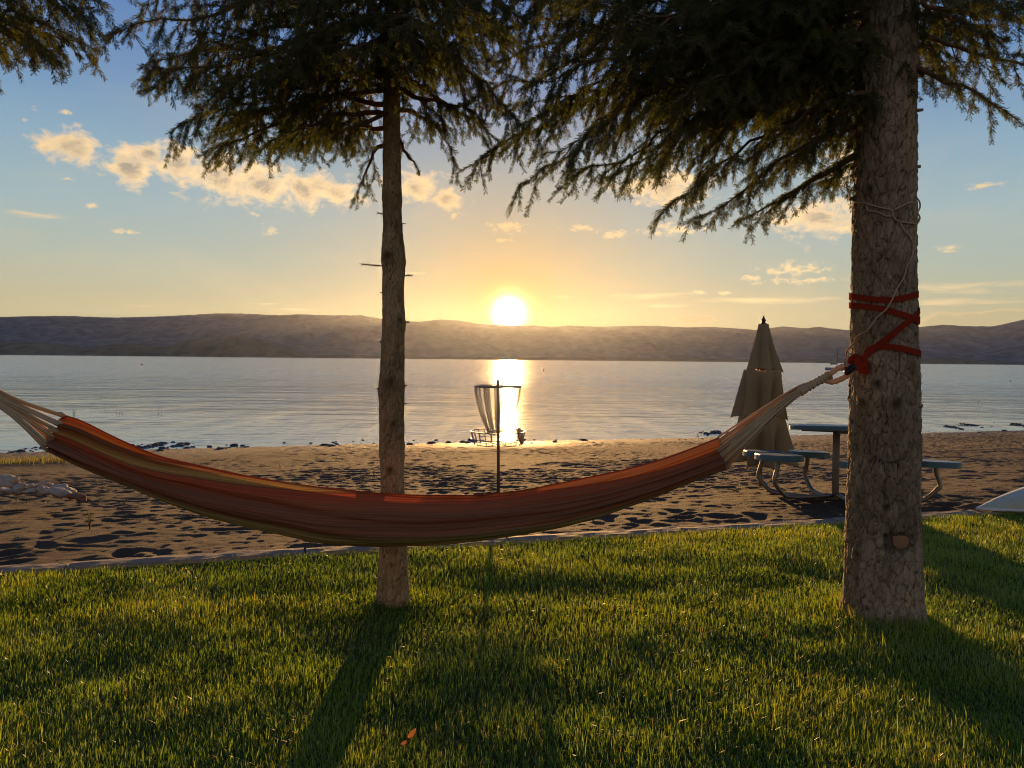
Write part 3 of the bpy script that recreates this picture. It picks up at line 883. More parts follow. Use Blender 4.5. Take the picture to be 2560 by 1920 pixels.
UPV = np.array([0, 0, 1.0])
def grow_limb(S, E, arch, r, scale=1.0, gap=0.053, r0=0.017, hang=0.34, cover=0.10):
    """limb from S to E with side shoots and hanging twigs; returns wood pieces and needle-bearing segments"""
    S = np.asarray(S, float); E = np.asarray(E, float)
    L = np.linalg.norm(E - S)
    k = max(10, int(L / 0.07))
    u = np.linspace(0, 1, k)
    side0 = unit(np.cross(E - S, UPV))
    P = S + (E - S) * u[:, None] + UPV * (arch * L * 4 * u * (1 - u))[:, None]
    w = np.cumsum(r.normal(0, 0.016, (k, 3)), 0) * np.sqrt(L); w -= np.linspace(0, 1, k)[:, None] * w[-1]
    P = P + w
    mb = MB()
    mb.tube(P, r0 * (1 - u * 0.86), 6)
    segs = []       # start, end, needle length factor
    T = unit(np.gradient(P, axis=0))
    n2 = int(L / gap)
    sgn = 1
    stems = []
    def add_chain(pts, lo=0.0):
        for a, b in zip(pts[:-1], pts[1:]): segs.append((a, b))
    m0 = int(k * 0.72)
    add_chain(P[m0:])
    for i in range(n2):
        uu = cover + (1 - cover) * (i + r.uniform(0, 1)) / n2
        p = np.array([np.interp(uu, u, P[:, c]) for c in range(3)])
        t = unit(np.array([np.interp(uu, u, T[:, c]) for c in range(3)]))
        sd = unit(np.cross(t, UPV)) * sgn; sgn = -sgn
        ll = scale * (0.11 + 0.50 * (1 - uu) ** 0.75) * r.uniform(0.55, 1.1) * min(1.0, L / 1.2)
        typ = r.uniform()
        if typ < hang:      # hanging shoot
            d = unit(t * r.uniform(0.15, 0.5) + sd * r.uniform(0.1, 0.5) - UPV * r.uniform(0.8, 1.4)); ll = min(0.26, max(0.12, ll * 0.7))
        else:
            a = R(r.uniform(40, 65))
            d = unit(t * math.cos(a) + sd * math.sin(a) - UPV * r.uniform(-0.12, 0.40))
        k2 = max(4, int(ll / 0.035))
        s2 = np.linspace(0, 1, k2)
        Q = p + d * (ll * s2)[:, None] - UPV * (ll * 0.16 * s2 ** 2 * r.uniform(0.2, 1.5))[:, None] + t * (ll * 0.12 * s2 ** 2)[:, None]
        mb.tube(Q, np.linspace(0.0042, 0.0014, k2), 3, cap=False)
        b0 = 0 if uu > 0.5 else int(k2 * 0.25)
        add_chain(Q[b0:])
        T2 = unit(np.gradient(Q, axis=0))
        n3 = int(ll / 0.056); s3 = 1
        for j in range(n3):
            vv = 0.14 + 0.84 * (j + r.uniform(0, 1)) / n3
            q = np.array([np.interp(vv, s2, Q[:, c]) for c in range(3)])
            t2 = unit(np.array([np.interp(vv, s2, T2[:, c]) for c in range(3)]))
            sd2 = np.cross(t2, UPV)
            nn = np.linalg.norm(sd2)
            sd2 = (sd2 / nn if nn > 0.2 else unit(r.normal(0, 1, 3))) * s3; s3 = -s3
            l3 = r.uniform(0.08, 0.175) * (1.15 - 0.6 * vv) * (0.7 + 0.3 * scale)
            d3 = unit(t2 * r.uniform(0.4, 0.9) + sd2 * r.uniform(0.4, 0.9) - UPV * (r.uniform(0.0, 0.5) if r.uniform() < 0.5 else r.uniform(0.6, 1.5)))
            mid = q + d3 * l3 * 0.5
            d4 = unit(d3 - UPV * r.uniform(0.0, 0.35))
            end = mid + d4 * l3 * 0.5
            segs.append((q, mid)); segs.append((mid, end))
            stems.append((q, end))
    # thin stems: three-sided slivers
    if stems:
        A = np.array([s[0] for s in stems]); B = np.array([s[1] for s in stems])
        D = unit(B - A); X = unit(np.cross(D, np.array([0.31, 0.5, 0.81]))); Yv = np.cross(D, X)
        th = np.arange(3) * 2.0944
        ring = np.cos(th)[None, :, None] * X[:, None] + np.sin(th)[None, :, None] * Yv[:, None]
        v = np.concatenate([A[:, None] + ring * 0.0022, B[:, None] + ring * 0.0012], 1).reshape(-1, 3)
        o = np.arange(len(stems))[:, None, None] * 6
        q = np.array([(0, 1, 4, 3), (1, 2, 5, 4), (2, 0, 3, 5)])[None] + o
        mb.add(v, q.reshape(-1, 4))
    return mb, segs

def needles(segs, r, dens=430, ln=0.019, wd=0.0011):
    A = np.array([s[0] for s in segs]); B = np.array([s[1] for s in segs])
    D = B - A; L = np.linalg.norm(D, axis=1); D = D / L[:, None]
    X = unit(np.cross(D, np.array([0.31, 0.5, 0.81]))); Yv = np.cross(D, X)
    cnt = np.maximum(1, np.round(L * dens + r.uniform(-0.5, 0.5, len(L)))).astype(int)
    i = np.repeat(np.arange(len(L)), cnt); n = len(i)
    t = r.uniform(0, 1, n); ps = r.uniform(0, 2 * math.pi, n)
    base = A[i] + D[i] * (t * L[i])[:, None]
    rad = np.cos(ps)[:, None] * X[i] + np.sin(ps)[:, None] * Yv[i]
    an = r.uniform(R(35), R(68), n)
    d = D[i] * np.cos(an)[:, None] + rad * np.sin(an)[:, None]
    d = unit(d + UPV * 0.12)
    lng = ln * r.uniform(0.7, 1.1, n)
    sd = unit(np.cross(d, r.normal(0, 1, (n, 3)))) * (wd * r.uniform(0.8, 1.3, n))[:, None]
    v = np.stack([base - sd, base + sd, base + d * lng[:, None]], 1).reshape(-1, 3)
    tone = np.clip(np.repeat(r.beta(2, 3, len(L)), cnt) * 0.6 + r.uniform(0, 0.4, n), 0, 1)
    return v, np.repeat(tone, 3)

TW = 0.05
def twig_templates(r, count=3, dens=640, ln=0.0245, wd=0.00195):
    """short needle-covered shoots along +X"""
    out = []
    for k in range(count):
        n = int(TW * dens)
        t = np.sort(r.uniform(0, TW, n)); ps = np.arange(n) * 2.39996 + r.uniform(-0.4, 0.4, n)
        base = np.stack([t, 0.001 * np.cos(ps), 0.001 * np.sin(ps)], 1)
        an = r.uniform(R(34), R(66), n)
        d = np.stack([np.cos(an), np.sin(an) * np.cos(ps), np.sin(an) * np.sin(ps)], 1)
        L = (ln * r.uniform(0.72, 1.08, n))[:, None]
        curve = np.array([1.0, 0, 0]) * 0.10
        sd = unit(np.cross(d, r.normal(0, 1, (n, 3)))) * (wd * r.uniform(0.8, 1.2, n))[:, None]
        mid = base + d * L * 0.5
        tip = base + unit(d + curve) * L
        v = np.stack([base, mid + sd, tip, mid - sd], 1).reshape(-1, 3)
        out.append((v, np.arange(n * 4).reshape(-1, 4), np.repeat(r.uniform(0, 1, n), 4)))
    return out

def shoot_nodes():
    """node group: scatter the needle shoots stored in the crown mesh over its twig points"""
    g = bpy.data.node_groups.new('needle_shoots', 'GeometryNodeTree')
    g.interface.new_socket('Geometry', in_out='INPUT', socket_type='NodeSocketGeometry')
    g.interface.new_socket('Geometry', in_out='OUTPUT', socket_type='NodeSocketGeometry')
    nn, lk = g.nodes.new, g.links.new
    gi = nn('NodeGroupInput'); go = nn('NodeGroupOutput'); join = nn('GeometryNodeJoinGeometry')
    def attr(name, typ):
        a = nn('GeometryNodeInputNamedAttribute'); a.data_type = typ; a.inputs['Name'].default_value = name
        return a.outputs['Attribute']
    tid = attr('tid', 'FLOAT'); rot = attr('rot', 'FLOAT_VECTOR'); scl = attr('scl', 'FLOAT_VECTOR')
    e2r = nn('FunctionNodeEulerToRotation'); lk(rot, e2r.inputs[0])
    def pick(val):
        c = nn('FunctionNodeCompare'); c.data_type = 'FLOAT'; c.operation = 'EQUAL'
        lk(tid, c.inputs[0]); c.inputs[1].default_value = val; c.inputs['Epsilon'].default_value = 0.1
        sg = nn('GeometryNodeSeparateGeometry'); sg.domain = 'POINT'
        lk(gi.outputs[0], sg.inputs[0]); lk(c.outputs[0], sg.inputs['Selection'])
        return sg.outputs[0]
    for k in range(3):
        ip = nn('GeometryNodeInstanceOnPoints')
        lk(pick(float(k)), ip.inputs['Points']); lk(pick(10.0 + k), ip.inputs['Instance'])
        lk(e2r.outputs[0], ip.inputs['Rotation']); lk(scl, ip.inputs['Scale'])
        lk(ip.outputs[0], join.inputs[0])
    lk(join.outputs[0], go.inputs[0])
    return g
SHOOTS = shoot_nodes()

def build_tree(name, label, T, tmesh, mat, limbs, seed, group='spruce trees by the hammock'):
    base = T.axis(0.0)
    root = empty(name, (base[0], base[1], 0))
    tag(root, label, 'tree', group)
    link('trunk', tmesh, mat, root)
    r = np.random.default_rng(seed)
    segs = []
    for lb in limbs:
        S, E = lb[0], lb[1]
        kw = dict(lb[2]) if len(lb) > 2 else {}
        arch = kw.pop('arch', r.uniform(0.02, 0.09))
        mb, sg = grow_limb(S, E, arch, r, **kw)
        mb.build('branch', M['twig'], root)
        segs += sg
    A = np.array([s_[0] for s_ in segs]); B = np.array([s_[1] for s_ in segs])
    D = B - A; L = np.linalg.norm(D, axis=1); D = D / L[:, None]
    n = len(A)
    # X axis of the shoot along the twig, any roll about it
    yaw = np.arctan2(D[:, 1], D[:, 0]); pit = -np.arcsin(np.clip(D[:, 2], -1, 1)); roll = r.uniform(0, 2 * math.pi, n)
    rot = np.stack([roll, pit, yaw], 1)
    k_ = r.uniform(0.85, 1.12, n)
    scl = np.stack([np.clip(L / TW, 0.4, 2.0), k_, k_], 1)
    tid = r.integers(0, 3, n).astype(float)
    tone = np.clip(0.5 * r.beta(2, 3, n) + 0.5 * (0.5 + 0.5 * vnoise(A[:, 0] * 3, A[:, 1] * 3, A[:, 2] * 3, seed)), 0, 1)
    vs = [A]; q = []; off = n
    tids = [tid]; rots = [rot]; scls = [scl]; tones = [tone]; vals = [np.zeros(n)]
    for k, (v, qq, val) in enumerate(twig_templates(r)):
        vs.append(v); q.append(qq + off); off += len(v)
        tids.append(np.full(len(v), 10.0 + k)); rots.append(np.zeros((len(v), 3))); scls.append(np.ones((len(v), 3))); tones.append(np.full(len(v), 0.5)); vals.append(val)
    me = np_mesh('crown', np.concatenate(vs), np.concatenate(q), None, False,
                 {'tid': np.concatenate(tids), 'rot': np.concatenate(rots), 'scl': np.concatenate(scls), 'tone': np.concatenate(tones), 'val': np.concatenate(vals)})
    o = link('crown', me, M['needle'], root); o['kind'] = 'stuff'
    md = o.modifiers.new('needle_shoots', 'NODES'); md.node_group = SHOOTS
    print(name, 'shoots', n)
    return root

def limb(T, v0, u1, v1, Y1, Yc, **kw):
    """limb from the trunk at photo height v0 to a tip seen at (u1, v1), Y1 metres away"""
    p = at(1280, v0 * K, Yc)
    S = T.axis(p[2])
    E = at(u1 * K, v1 * K, Y1)
    return (S, E, kw)

# knot positions: height, angle (towards camera = -90 deg), radius, height of rim
def kn(T, u, v, kr, kh):
    p, n = T.surf(u, v)
    return (p[2], math.atan2(n[1], n[0]) % (2 * math.pi), kr, kh)

right_knots = [kn(TR, 2175, 475, 0.030, 0.010), kn(TR, 2185, 275, 0.030, 0.008), kn(TR, 2210, 60, 0.022, 0.007), kn(TR, 2240, 1012, 0.045, 0.010), kn(TR, 2160, 1008, 0.03, 0.008), kn(TR, 2195, 962, 0.028, 0.006), kn(TR, 2145, 1385, 0.03, 0.006)]
scar_p = kn(TR, 2252, 1358, 0, 0)
tm_r = trunk_mesh(TR, -0.12, 5.0, 560, 170, 5, 0.0105, 0.034, 0.085, 0.03, (scar_p[0], scar_p[1], 0.072, 0.044), right_knots)
left_knots = [kn(TL, 970, 640, 0.03, 0.008), kn(TL, 975, 955, 0.03, 0.008), kn(TL, 985, 1060, 0.022, 0.007), kn(TL, 1000, 800, 0.02, 0.006), kn(TL, 975, 1175, 0.022, 0.005)]
tm_l = trunk_mesh(TL, -0.12, 5.0, 460, 76, 8, 0.0055, 0.030, 0.085, 0.02, None, left_knots)
tm_o = trunk_mesh(TO, -0.12, 6.0, 260, 60, 12, 0.008, 0.035, 0.06, 0.03)

yl, yr = 4.20, 3.97
left_limbs = [limb(TL, v0, u1, v1, Y1, yl, **kw) for (v0, u1, v1, Y1, kw) in [
    (20, 225, 85, 3.75, {}), (60, 300, 150, 4.2, {}), (110, 305, 175, 4.9, {}), (150, 365, 288, 4.35, {}), (170, 330, 150, 3.7, {}),
    (190, 470, 330, 3.95, {}), (220, 470, 320, 4.9, {}), (250, 560, 330, 3.75, dict(scale=0.8)), (280, 620, 310, 4.7, dict(scale=0.8)),
    (300, 775, 400, 4.45, dict(scale=0.6)), (250, 720, 300, 3.9, dict(scale=0.7)),
    (300, 905, 370, 4.3, dict(scale=0.6)), (230, 985, 330, 4.75, dict(scale=0.8)), (190, 1040, 270, 3.95, dict(scale=0.9)), (120, 1060, 180, 4.5, {}),
    (60, 1000, 110, 3.5, {}), (90, 760, 110, 3.3, {}), (30, 900, 60, 3.25, {}), (60, 620, 110, 3.35, {}), (130, 690, 180, 5.4, {}), (110, 930, 160, 5.5, {}),
    (-20, 420, 40, 3.6, {}), (-30, 1100, 60, 4.3, {}), (-60, 300, 10, 4.4, {}), (-60, 650, 0, 3.2, {}), (-40, 500, 30, 5.2, {}), (-80, 900, -20, 5.2, {}), (-120, 780, -60, 3.3, {}),
    (-150, 400, -70, 4.2, {}), (-150, 1200, -60, 4.2, {}), (150, 1080, 310, 4.4, {}), (-60, 1160, 60, 3.9, {}), (-100, 1080, -10, 4.6, {}), (-20, 1130, 110, 4.9, {}), (20, 1080, 60, 3.6, {}), (80, 1110, 250, 3.8, {}), (40, 1130, 130, 4.8, {}), (-40, 960, 40, 3.7, {}), (100, 420, 230, 3.5, {}), (200, 540, 250, 5.2, {})]]
right_limbs = [limb(TR, v0, u1, v1, Y1, yr, **kw) for (v0, u1, v1, Y1, kw) in [
    (60, 985, 375, 4.3, dict(arch=0.12)), (110, 1120, 400, 3.9, dict(arch=0.1)), (120, 1230, 395, 4.6, {}), (150, 1330, 375, 3.7, dict(arch=0.1)),
    (210, 1425, 465, 4.25, dict(arch=0.08)), (250, 1500, 470, 3.95, dict(scale=0.8)), (280, 1590, 480, 4.5, dict(scale=0.8)), (300, 1680, 440, 4.1, dict(scale=0.7)),
    (330, 1770, 400, 4.7, dict(scale=0.6)), (100, 1390, 240, 3.5, {}), (70, 1260, 190, 4.9, {}), (20, 1180, 90, 3.6, {}), (20, 1420, 110, 4.7, {}), (-20, 1330, 30, 4.0, {}),
    (110, 1560, 200, 5.0, {}), (160, 1660, 260, 5.1, {}), (30, 1680, 70, 5.1, {}), (180, 1480, 300, 4.4, {}), (60, 1100, 240, 5.0, {}), (-30, 1560, 30, 3.55, {}), (90, 1650, 150, 3.65, dict(scale=0.8)),
    (200, 1620, 330, 3.75, dict(scale=0.8)), (-60, 1150, 0, 4.4, {}), (-80, 1480, -30, 4.6, {}), (-100, 1750, -60, 3.4, {}),
    # towards the right
    (20, 2180, 90, 3.6, {}), (-20, 2280, 60, 4.2, {}), (60, 2290, 170, 3.8, {}), (50, 2110, 110, 4.7, dict(scale=0.8)), (90, 2200, 260, 3.55, dict(scale=0.7)), (-30, 2080, 20, 4.8, {}), (-60, 2230, 0, 3.4, {}),
    (110, 2060, 165, 4.35, dict(scale=0.45)), (40, 1080, 330, 4.7, dict(arch=0.1)), (-60, 1060, 70, 4.2, dict(arch=0.05)), (-50, 980, 30, 3.8, dict(arch=0.05)), (-10, 1140, 190, 3.6, {}), (-90, 1120, -20, 4.9, {}), (10, 1240, 70, 4.4, {}), (80, 1180, 330, 3.6, dict(arch=0.1)), (130, 1300, 330, 5.1, {}), (30, 1000, 230, 4.1, dict(arch=0.06)), (0, 1050, 130, 4.6, {}), (100, 1500, 400, 3.6, dict(arch=0.1)), (170, 1400, 370, 4.8, {}), (230, 1700, 360, 4.9, dict(scale=0.8)), (60, 1330, 100, 3.4, {}), (-20, 1220, -10, 3.4, {}), (0, 1580, 110, 4.1, {}), (140, 1740, 330, 3.8, dict(scale=0.6)), (-120, 1900, -60, 5.2, {}), (-150, 1500, -80, 3.8, {})]]
def olimb(z0, u1, v1, Y1, **kw):
    return (TO.axis(z0), at(u1 * K, v1 * K, Y1), kw)
other_limbs = [olimb(2.95, 150, 95, 3.2), olimb(2.9, 195, 120, 3.7, scale=0.8), olimb(3.0, 70, 60, 3.0), olimb(3.0, 60, 90, 4.0), olimb(3.1, 200, 20, 3.4), olimb(3.2, 110, 0, 3.8), olimb(3.3, 190, -30, 3.0),
               olimb(2.9, -60, 70, 3.0), olimb(3.4, -500, -20, 4.0)]
tree_l = build_tree('spruce_tree', 'slender spruce with thin straight trunk standing behind the hammock', TL, tm_l, M['bark_thin'], left_limbs, 21)
tree_r = build_tree('spruce_tree', 'stout old spruce wrapped with red strap and white rope', TR, tm_r, M['bark'], right_limbs, 34)
tree_o = build_tree('spruce_tree', 'spruce at left edge with only its hanging branch tips in view', TO, tm_o, M['bark'], other_limbs, 55)

# stubs and small details on the trunks
def stub(T, tree, u, v, ln, r0, up=0.1, needles_on=False, mat='bark_thin'):
    p, n = T.surf(u, v, -0.02)
    sgn = 1 if u * 1.0 > (T.axis(p[2])[0] / T.axis(p[2])[1] * FPX + 1280) else -1
    d = unit(n + np.array([sgn * 0.9, 0, up]))
    pts = [p + d * t for t in np.linspace(0, ln + 0.03, 5)]
    mb = MB(); mb.tube(pts, np.linspace(r0 * 1.25, r0 * 0.8, 5), 8)
    o = mb.build('branch_stub', M[mat], tree)
    if needles_on:
        a = pts[1]; q = MB()
        rr = np.random.default_rng(int(u))
        vv, tn = needles([(pts[i], pts[i + 1]) for i in range(1, 4)] + [(pts[-1], pts[-1] + d * 0.01)], rr, 1000, 0.018)
        me = np_mesh('needle_tuft', vv, None, np.arange(len(vv)).reshape(-1, 3), False, {'val': tn})
        link('needle_tuft', me, M['needle_tuft'], tree)
for (u, v, ln, r0) in [(2127, 498, 0.012, 0.013), (2292, 417, 0.012, 0.010), (2128, 420, 0.010, 0.010), (2300, 275, 0.02, 0.009), (2298, 1015, 0.006, 0.012)]:
    stub(TR, tree_r, u, v, ln, r0, mat='bark')
for (u, v, ln, r0, nd) in [(952, 665, 0.10, 0.0035, True), (1012, 690, 0.03, 0.003, True), (1016, 806, 0.012, 0.006, False), (950, 973, 0.008, 0.006, False), (1010, 965, 0.008, 0.005, False),
                           (953, 732, 0.006, 0.003, False), (1011, 1010, 0.006, 0.004, False), (1010, 560, 0.012, 0.003, False), (955, 535, 0.012, 0.003, True), (951, 855, 0.006, 0.005, False)]:
    stub(TL, tree_l, u, v, ln, r0, needles_on=nd)
# pale bare wood in the scar at the foot of the big trunk
def build_scar():
    pts = []
    for (u, v) in [(2234, 1342), (2250, 1340), (2266, 1341), (2275, 1346), (2277, 1358), (2272, 1370), (2258, 1374), (2244, 1373), (2236, 1364), (2233, 1352)]:
        p, n = TR.surf(u, v, -0.012); pts.append(p)
    c, n = TR.surf(2255, 1357, 0.0)
    v = [c] + pts
    k = len(pts)
    MB().add(v, None, [(0, 1 + (i + 1) % k, 1 + i) for i in range(k)]).build('bare_wood_patch', M['cutwood'], tree_r)
build_scar()

# ------------------------------------------------------------------ hammock
def build_hammock():
    Ud = np.array([148, 192, 240, 295, 350, 412, 515, 618, 760, 917, 1025, 1188, 1297, 1405, 1514, 1622, 1731, 1796.])
    Vt = np.array([1037, 1047, 1070, 1097, 1120, 1143, 1167, 1189, 1213, 1233, 1240, 1242, 1230, 1211, 1187, 1157, 1119, 1093.])
    Vb0u = np.array([122, 127, 206, 309, 412, 515, 618, 760, 808, 944, 1080, 1188, 1297, 1405, 1514, 1622, 1731, 1830.])
    Vb0 = np.array([1112, 1118, 1163, 1207, 1252, 1290, 1317, 1347, 1358, 1367, 1366, 1355, 1341, 1320, 1290, 1249, 1200, 1158.])
    Gd = np.array([20, 20, 20, 18, 14, 8, 0, 0, 0, 0, 0, 0, 5, 13, 20, 26, 30, 30.])
    def depth(u): return 3.36 + (3.78 - 3.36) * (u - 148) / (1796 - 148)
    root = empty('hammock', (-0.2, 3.6, 0))
    tag(root, 'striped red and orange cloth hammock slung between the trees', 'hammock')
    ns, nt = 220, 72
    us = np.linspace(148, 1796, ns)
    vt = np.interp(us, Ud, Vt); vb = np.interp(us, Vb0u, Vb0); g = np.interp(us, Ud, Gd)
    # smooth the readings
    ker = np.hanning(17); ker /= ker.sum()
    sm = lambda a: np.convolve(np.pad(a, 8, mode='reflect', reflect_type='odd'), ker, 'valid')
    vt, vb, g = sm(vt), sm(vb), np.maximum(0, sm(g))
    V = np.zeros((ns, nt, 3)); UV = np.zeros((ns, nt, 2))
    for i, u in enumerate(us):
        s = (u - 148) / (1796 - 148)
        Y = depth(u)
        mid = math.sin(math.pi * s)
        w = 0.035 + 0.075 * mid ** 0.7
        # slanted fabric ends: the cloth edge runs from upper right to lower left
        sh = -22 * (1 - s) ** 8 + 24 * s ** 8
        near = at(u, vt[i] + max(g[i], 2.0), Y - 0.01); bot = at(u + sh, vb[i], Y)
        far = at(u, vt[i], Y + w * 0.9) if g[i] > 2 else at(u, vt[i] + 6, Y + w * 0.9)
        gg = smooth01(np.array(g[i] / 10.0))
        far = at(u, vt[i] - 1.0 * (1 - gg), Y + w * 0.9)
        v0 = np.interp(s, [0, 0.12, 0.3, 0.5, 0.7, 0.85, 1], [0.12, 0.14, 0.27, 0.40, 0.42, 0.44, 0.46])
        v1 = np.interp(s, [0, 0.15, 0.5, 0.8, 1], [0.90, 0.97, 0.985, 0.96, 0.88])
        for j in range(nt):
            t = j / (nt - 1)
            if t < 0.58:                       # near wall, rail to belly
                a = t / 0.58
                p = near * (1 - a) + bot * a
                p = p + np.array([0, -1, 0]) * w * math.sin(math.pi * a) ** 0.75 * (0.75 + 0.35 * a)
                vc = v0 + (v1 - v0) * a
            else:                              # far wall, belly back up to the other rail
                a = (t - 0.58) / 0.42
                p = bot * (1 - a) + far * a
                p = p + np.array([0, 1, 0]) * w * 0.8 * math.sin(math.pi * a)
                vc = v1 + (np.interp(s, [0, 0.3, 0.55, 1], [0.02, 0.06, 0.50, 0.56]) - v1) * a
            V[i, j] = p; UV[i, j] = (s * 2.0, vc)
    S_, T_ = np.meshgrid(np.linspace(0, 1, ns), np.linspace(0, 1, nt), indexing='ij')
    endf = 1 - np.sin(np.pi * S_) ** 0.5
    fold = fbm(S_ * 3.2, T_ * 13, 0, 81, 3) * (0.028 + 0.030 * endf) + 0.012 * fbm(S_ * 1.2, T_ * 26, 0, 85, 2) + 0.010 * endf * np.sin(T_ * 46 + 3 * fbm(S_ * 2, T_ * 3, 0, 5, 2))
    V[:, :, 1] += fold
    V[:, :, 2] += 0.004 * fbm(S_ * 9, T_ * 9, 0, 83, 2)
    me = np_mesh('cloth', V.reshape(-1, 3), grid_faces(ns, nt))
    uvl = me.uv_layers.new(name='UVMap')
    li = np.empty(len(me.loops), dtype=np.int32); me.loops.foreach_get('vertex_index', li)
    uvl.data.foreach_set('uv', UV.reshape(-1, 2)[li].astype(np.float32).ravel())
    cl = link('cloth', me, M['cloth'], root)
    # hem beads along both rails
    for j in (0, nt - 1):
        MB().tube(V[:, j], 0.0035, 5).build('hem', M['cloth_hem'], cl)
    # cords at the right end: from the slanted cloth edge to the gathered bundle
    r = np.random.default_rng(4)
    bundle_r = [at(1960, 1003, 3.80), at(2020, 966, 3.80), at(2068, 942, 3.79)]
    nc = 40
    for k in range(nc):
        t = k / (nc - 1)
        j = int(t * (nt - 1)); p0 = V[-1, j]
        off = (t - 0.5)
        ang = t * 2 * math.pi
        pts = [p0 + np.array([-0.01, 0, 0])]
        e = V[-1, j]
        for q_, (b, rad) in enumerate(zip(bundle_r, (0.046, 0.026, 0.017))):
            # keep order across the fan so that it closes like a hand fan
            perp = np.array([0.42, 0, 0.90])
            a = -math.cos(ang * 1.0)
            lay = math.sin(ang)
            frac = 1 - abs(2 * t - 1.16) / 1.16 if False else 0
            hh = np.interp(t, [0, 0.58, 1], [0.6, -1.0, 1.0])
            pts.append(b + perp * rad * hh * 1.0 + np.array([0, 1, 0]) * rad * 0.8 * (0.9 if t > 0.58 else -0.9) * r.uniform(0.3, 1) + r.normal(0, 0.0025, 3))
        c = spline(pts, 16)
        MB().tube(c, np.full(16, 0.0044) * r.uniform(0.8, 1.25), 6).build('cord', M['cotton'], root)
    # wound neck of the cords and the loop that goes over the clip
    nk = spline([at(1998, 981, 3.795), at(2030, 962, 3.79), at(2062, 944, 3.79), at(2076, 937, 3.79)], 40)
    rad = 0.021 + 0.0035 * np.sin(np.linspace(0, 60, 40)) + 0.002 * r.normal(0, 1, 40)
    MB().tube(nk, rad, 12).build('wound_neck', M['cotton'], root)
    lp = spline([at(2070, 940, 3.785), at(2088, 925, 3.775), at(2104, 917, 3.765), at(2121, 917, 3.76), at(2127, 926, 3.755), at(2119, 938, 3.76), at(2100, 949, 3.775), at(2080, 955, 3.785), at(2062, 950, 3.79)], 44)
    MB().tube(lp, 0.0145 + 0.0015 * np.sin(np.linspace(0, 80, 44)), 10).build('loop', M['cotton'], root)
    for (a, b, c_) in [((1822, 1120), (1830, 1108), (1838, 1100)), ((1815, 1130), (1824, 1118), (1830, 1112))]:
        MB().tube(spline([at(*a, 3.68), at(*b, 3.68), at(*c_, 3.69)], 8), 0.003, 5).build('cord_tie', M['cotton'], root)
    # left end: looser cords with gaps, on to the tree beyond the frame
    A = at(-80, 955, 3.33)
    end = np.array([OT[0] + 0.14, OT[1] - 0.02, 1.36])
    groups = 8
    for k in range(groups):
        t0 = k / (groups - 1)
        for m_ in range(4):
            t = min(1, max(0, t0 + (m_ - 1.5) * 0.016))
            j = int(t * (nt - 1)); p0 = V[0, j]
            hh = np.interp(t, [0, 0.58, 1], [0.55, -1.0, 1.0])
            yy = 0.7 if t > 0.58 else -0.7
            p1 = at(60 + 10 * r.uniform(-1, 1), 1022 + -24 * hh + 10, 3.345) + np.array([0, yy * 0.03, 0])
            p1 = 0.5 * p1 + 0.5 * (p0 * 0.45 + A * 0.55)
            p2 = A + np.array([0.0, yy * 0.015, hh * 0.020]) + r.normal(0, 0.003, 3)
            c = spline([p0 + np.array([0.012, 0, -0.004]), p1, p2, p2 * 0.4 + end * 0.6, end + r.normal(0, 0.004, 3)], 22)
            MB().tube(c, 0.0058 * r.uniform(0.8, 1.25), 6).build('cord', M['cotton'], root)
        # knotted clumps where the cords leave the cloth
        j = int(t0 * (nt - 1))
        MB().tube([V[0, j] + np.array([0.018, -0.004, -0.006]), V[0, j], V[0, j] + np.array([-0.03, -0.002, 0.006])], [0.008, 0.013, 0.007], 8).build('cord_knot', M['cotton'], root)
M['cloth_hem'] = mat_fabric('hammock_hem', (0.45, 0.10, 0.04), 0.25, 0.2)
build_hammock()

# ------------------------------------------------------------------ red strap, clip, rope
def ribbon(pts, nrm, width, thick=0.0022):
    """flat webbing along pts with surface normals nrm"""
    pts = np.asarray(pts); nrm = unit(np.asarray(nrm))
    tg = unit(np.gradient(pts, axis=0)); sd = unit(np.cross(nrm, tg))
    k = len(pts)
    ring = np.stack([pts + sd * width / 2, pts + sd * width / 2 + nrm * thick, pts - sd * width / 2 + nrm * thick, pts - sd * width / 2], 1)
    i, j = np.meshgrid(np.arange(k - 1), np.arange(4), indexing='ij'); j2 = (j + 1) % 4
    q = np.stack([i * 4 + j, i * 4 + j2, (i + 1) * 4 + j2, (i + 1) * 4 + j], -1).reshape(-1, 4)
    return ring.reshape(-1, 3), np.concatenate([q, [[0, 3, 2, 1]], [[(k - 1) * 4, (k - 1) * 4 + 1, (k - 1) * 4 + 2, (k - 1) * 4 + 3]]])

def c7(x, y): return (2050 + x * 0.3616, 400 + y * 0.3616)

def wrap(px, off, back_from=None):
    """points on the front of the big trunk from photo readings, smoothly continued"""
    P = []; Nn = []
    for (x, y) in px:
        p, n = TR.surf(*c7(x, y), off); P.append(p); Nn.append(n)
    P = spline(P, 12 * len(px))
    ax = TR.axis(P[:, 2]); n = P - ax; n[:, 2] = 0; n = unit(n)
    P = ax + n * (TR.rad(P[:, 2]) + off)[:, None]
    return P, n

def back_arc(p0, p1, off, n=26):
    """round the hidden back of the trunk from p0 (right) to p1 (left)"""
    ax0, ax1 = TR.axis(p0[2]), TR.axis(p1[2])
    a0 = math.atan2(p0[1] - ax0[1], p0[0] - ax0[0]); a1 = math.atan2(p1[1] - ax1[1], p1[0] - ax1[0])
    while a1 < a0: a1 += 2 * math.pi
    th = np.linspace(a0, a1, n); z = np.linspace(p0[2], p1[2], n)
    ax = TR.axis(z); r = TR.rad(z) + off
    P = ax + np.stack([np.cos(th) * r, np.sin(th) * r, 0 * th], 1)
    return P, np.stack([np.cos(th), np.sin(th), 0 * th], 1)

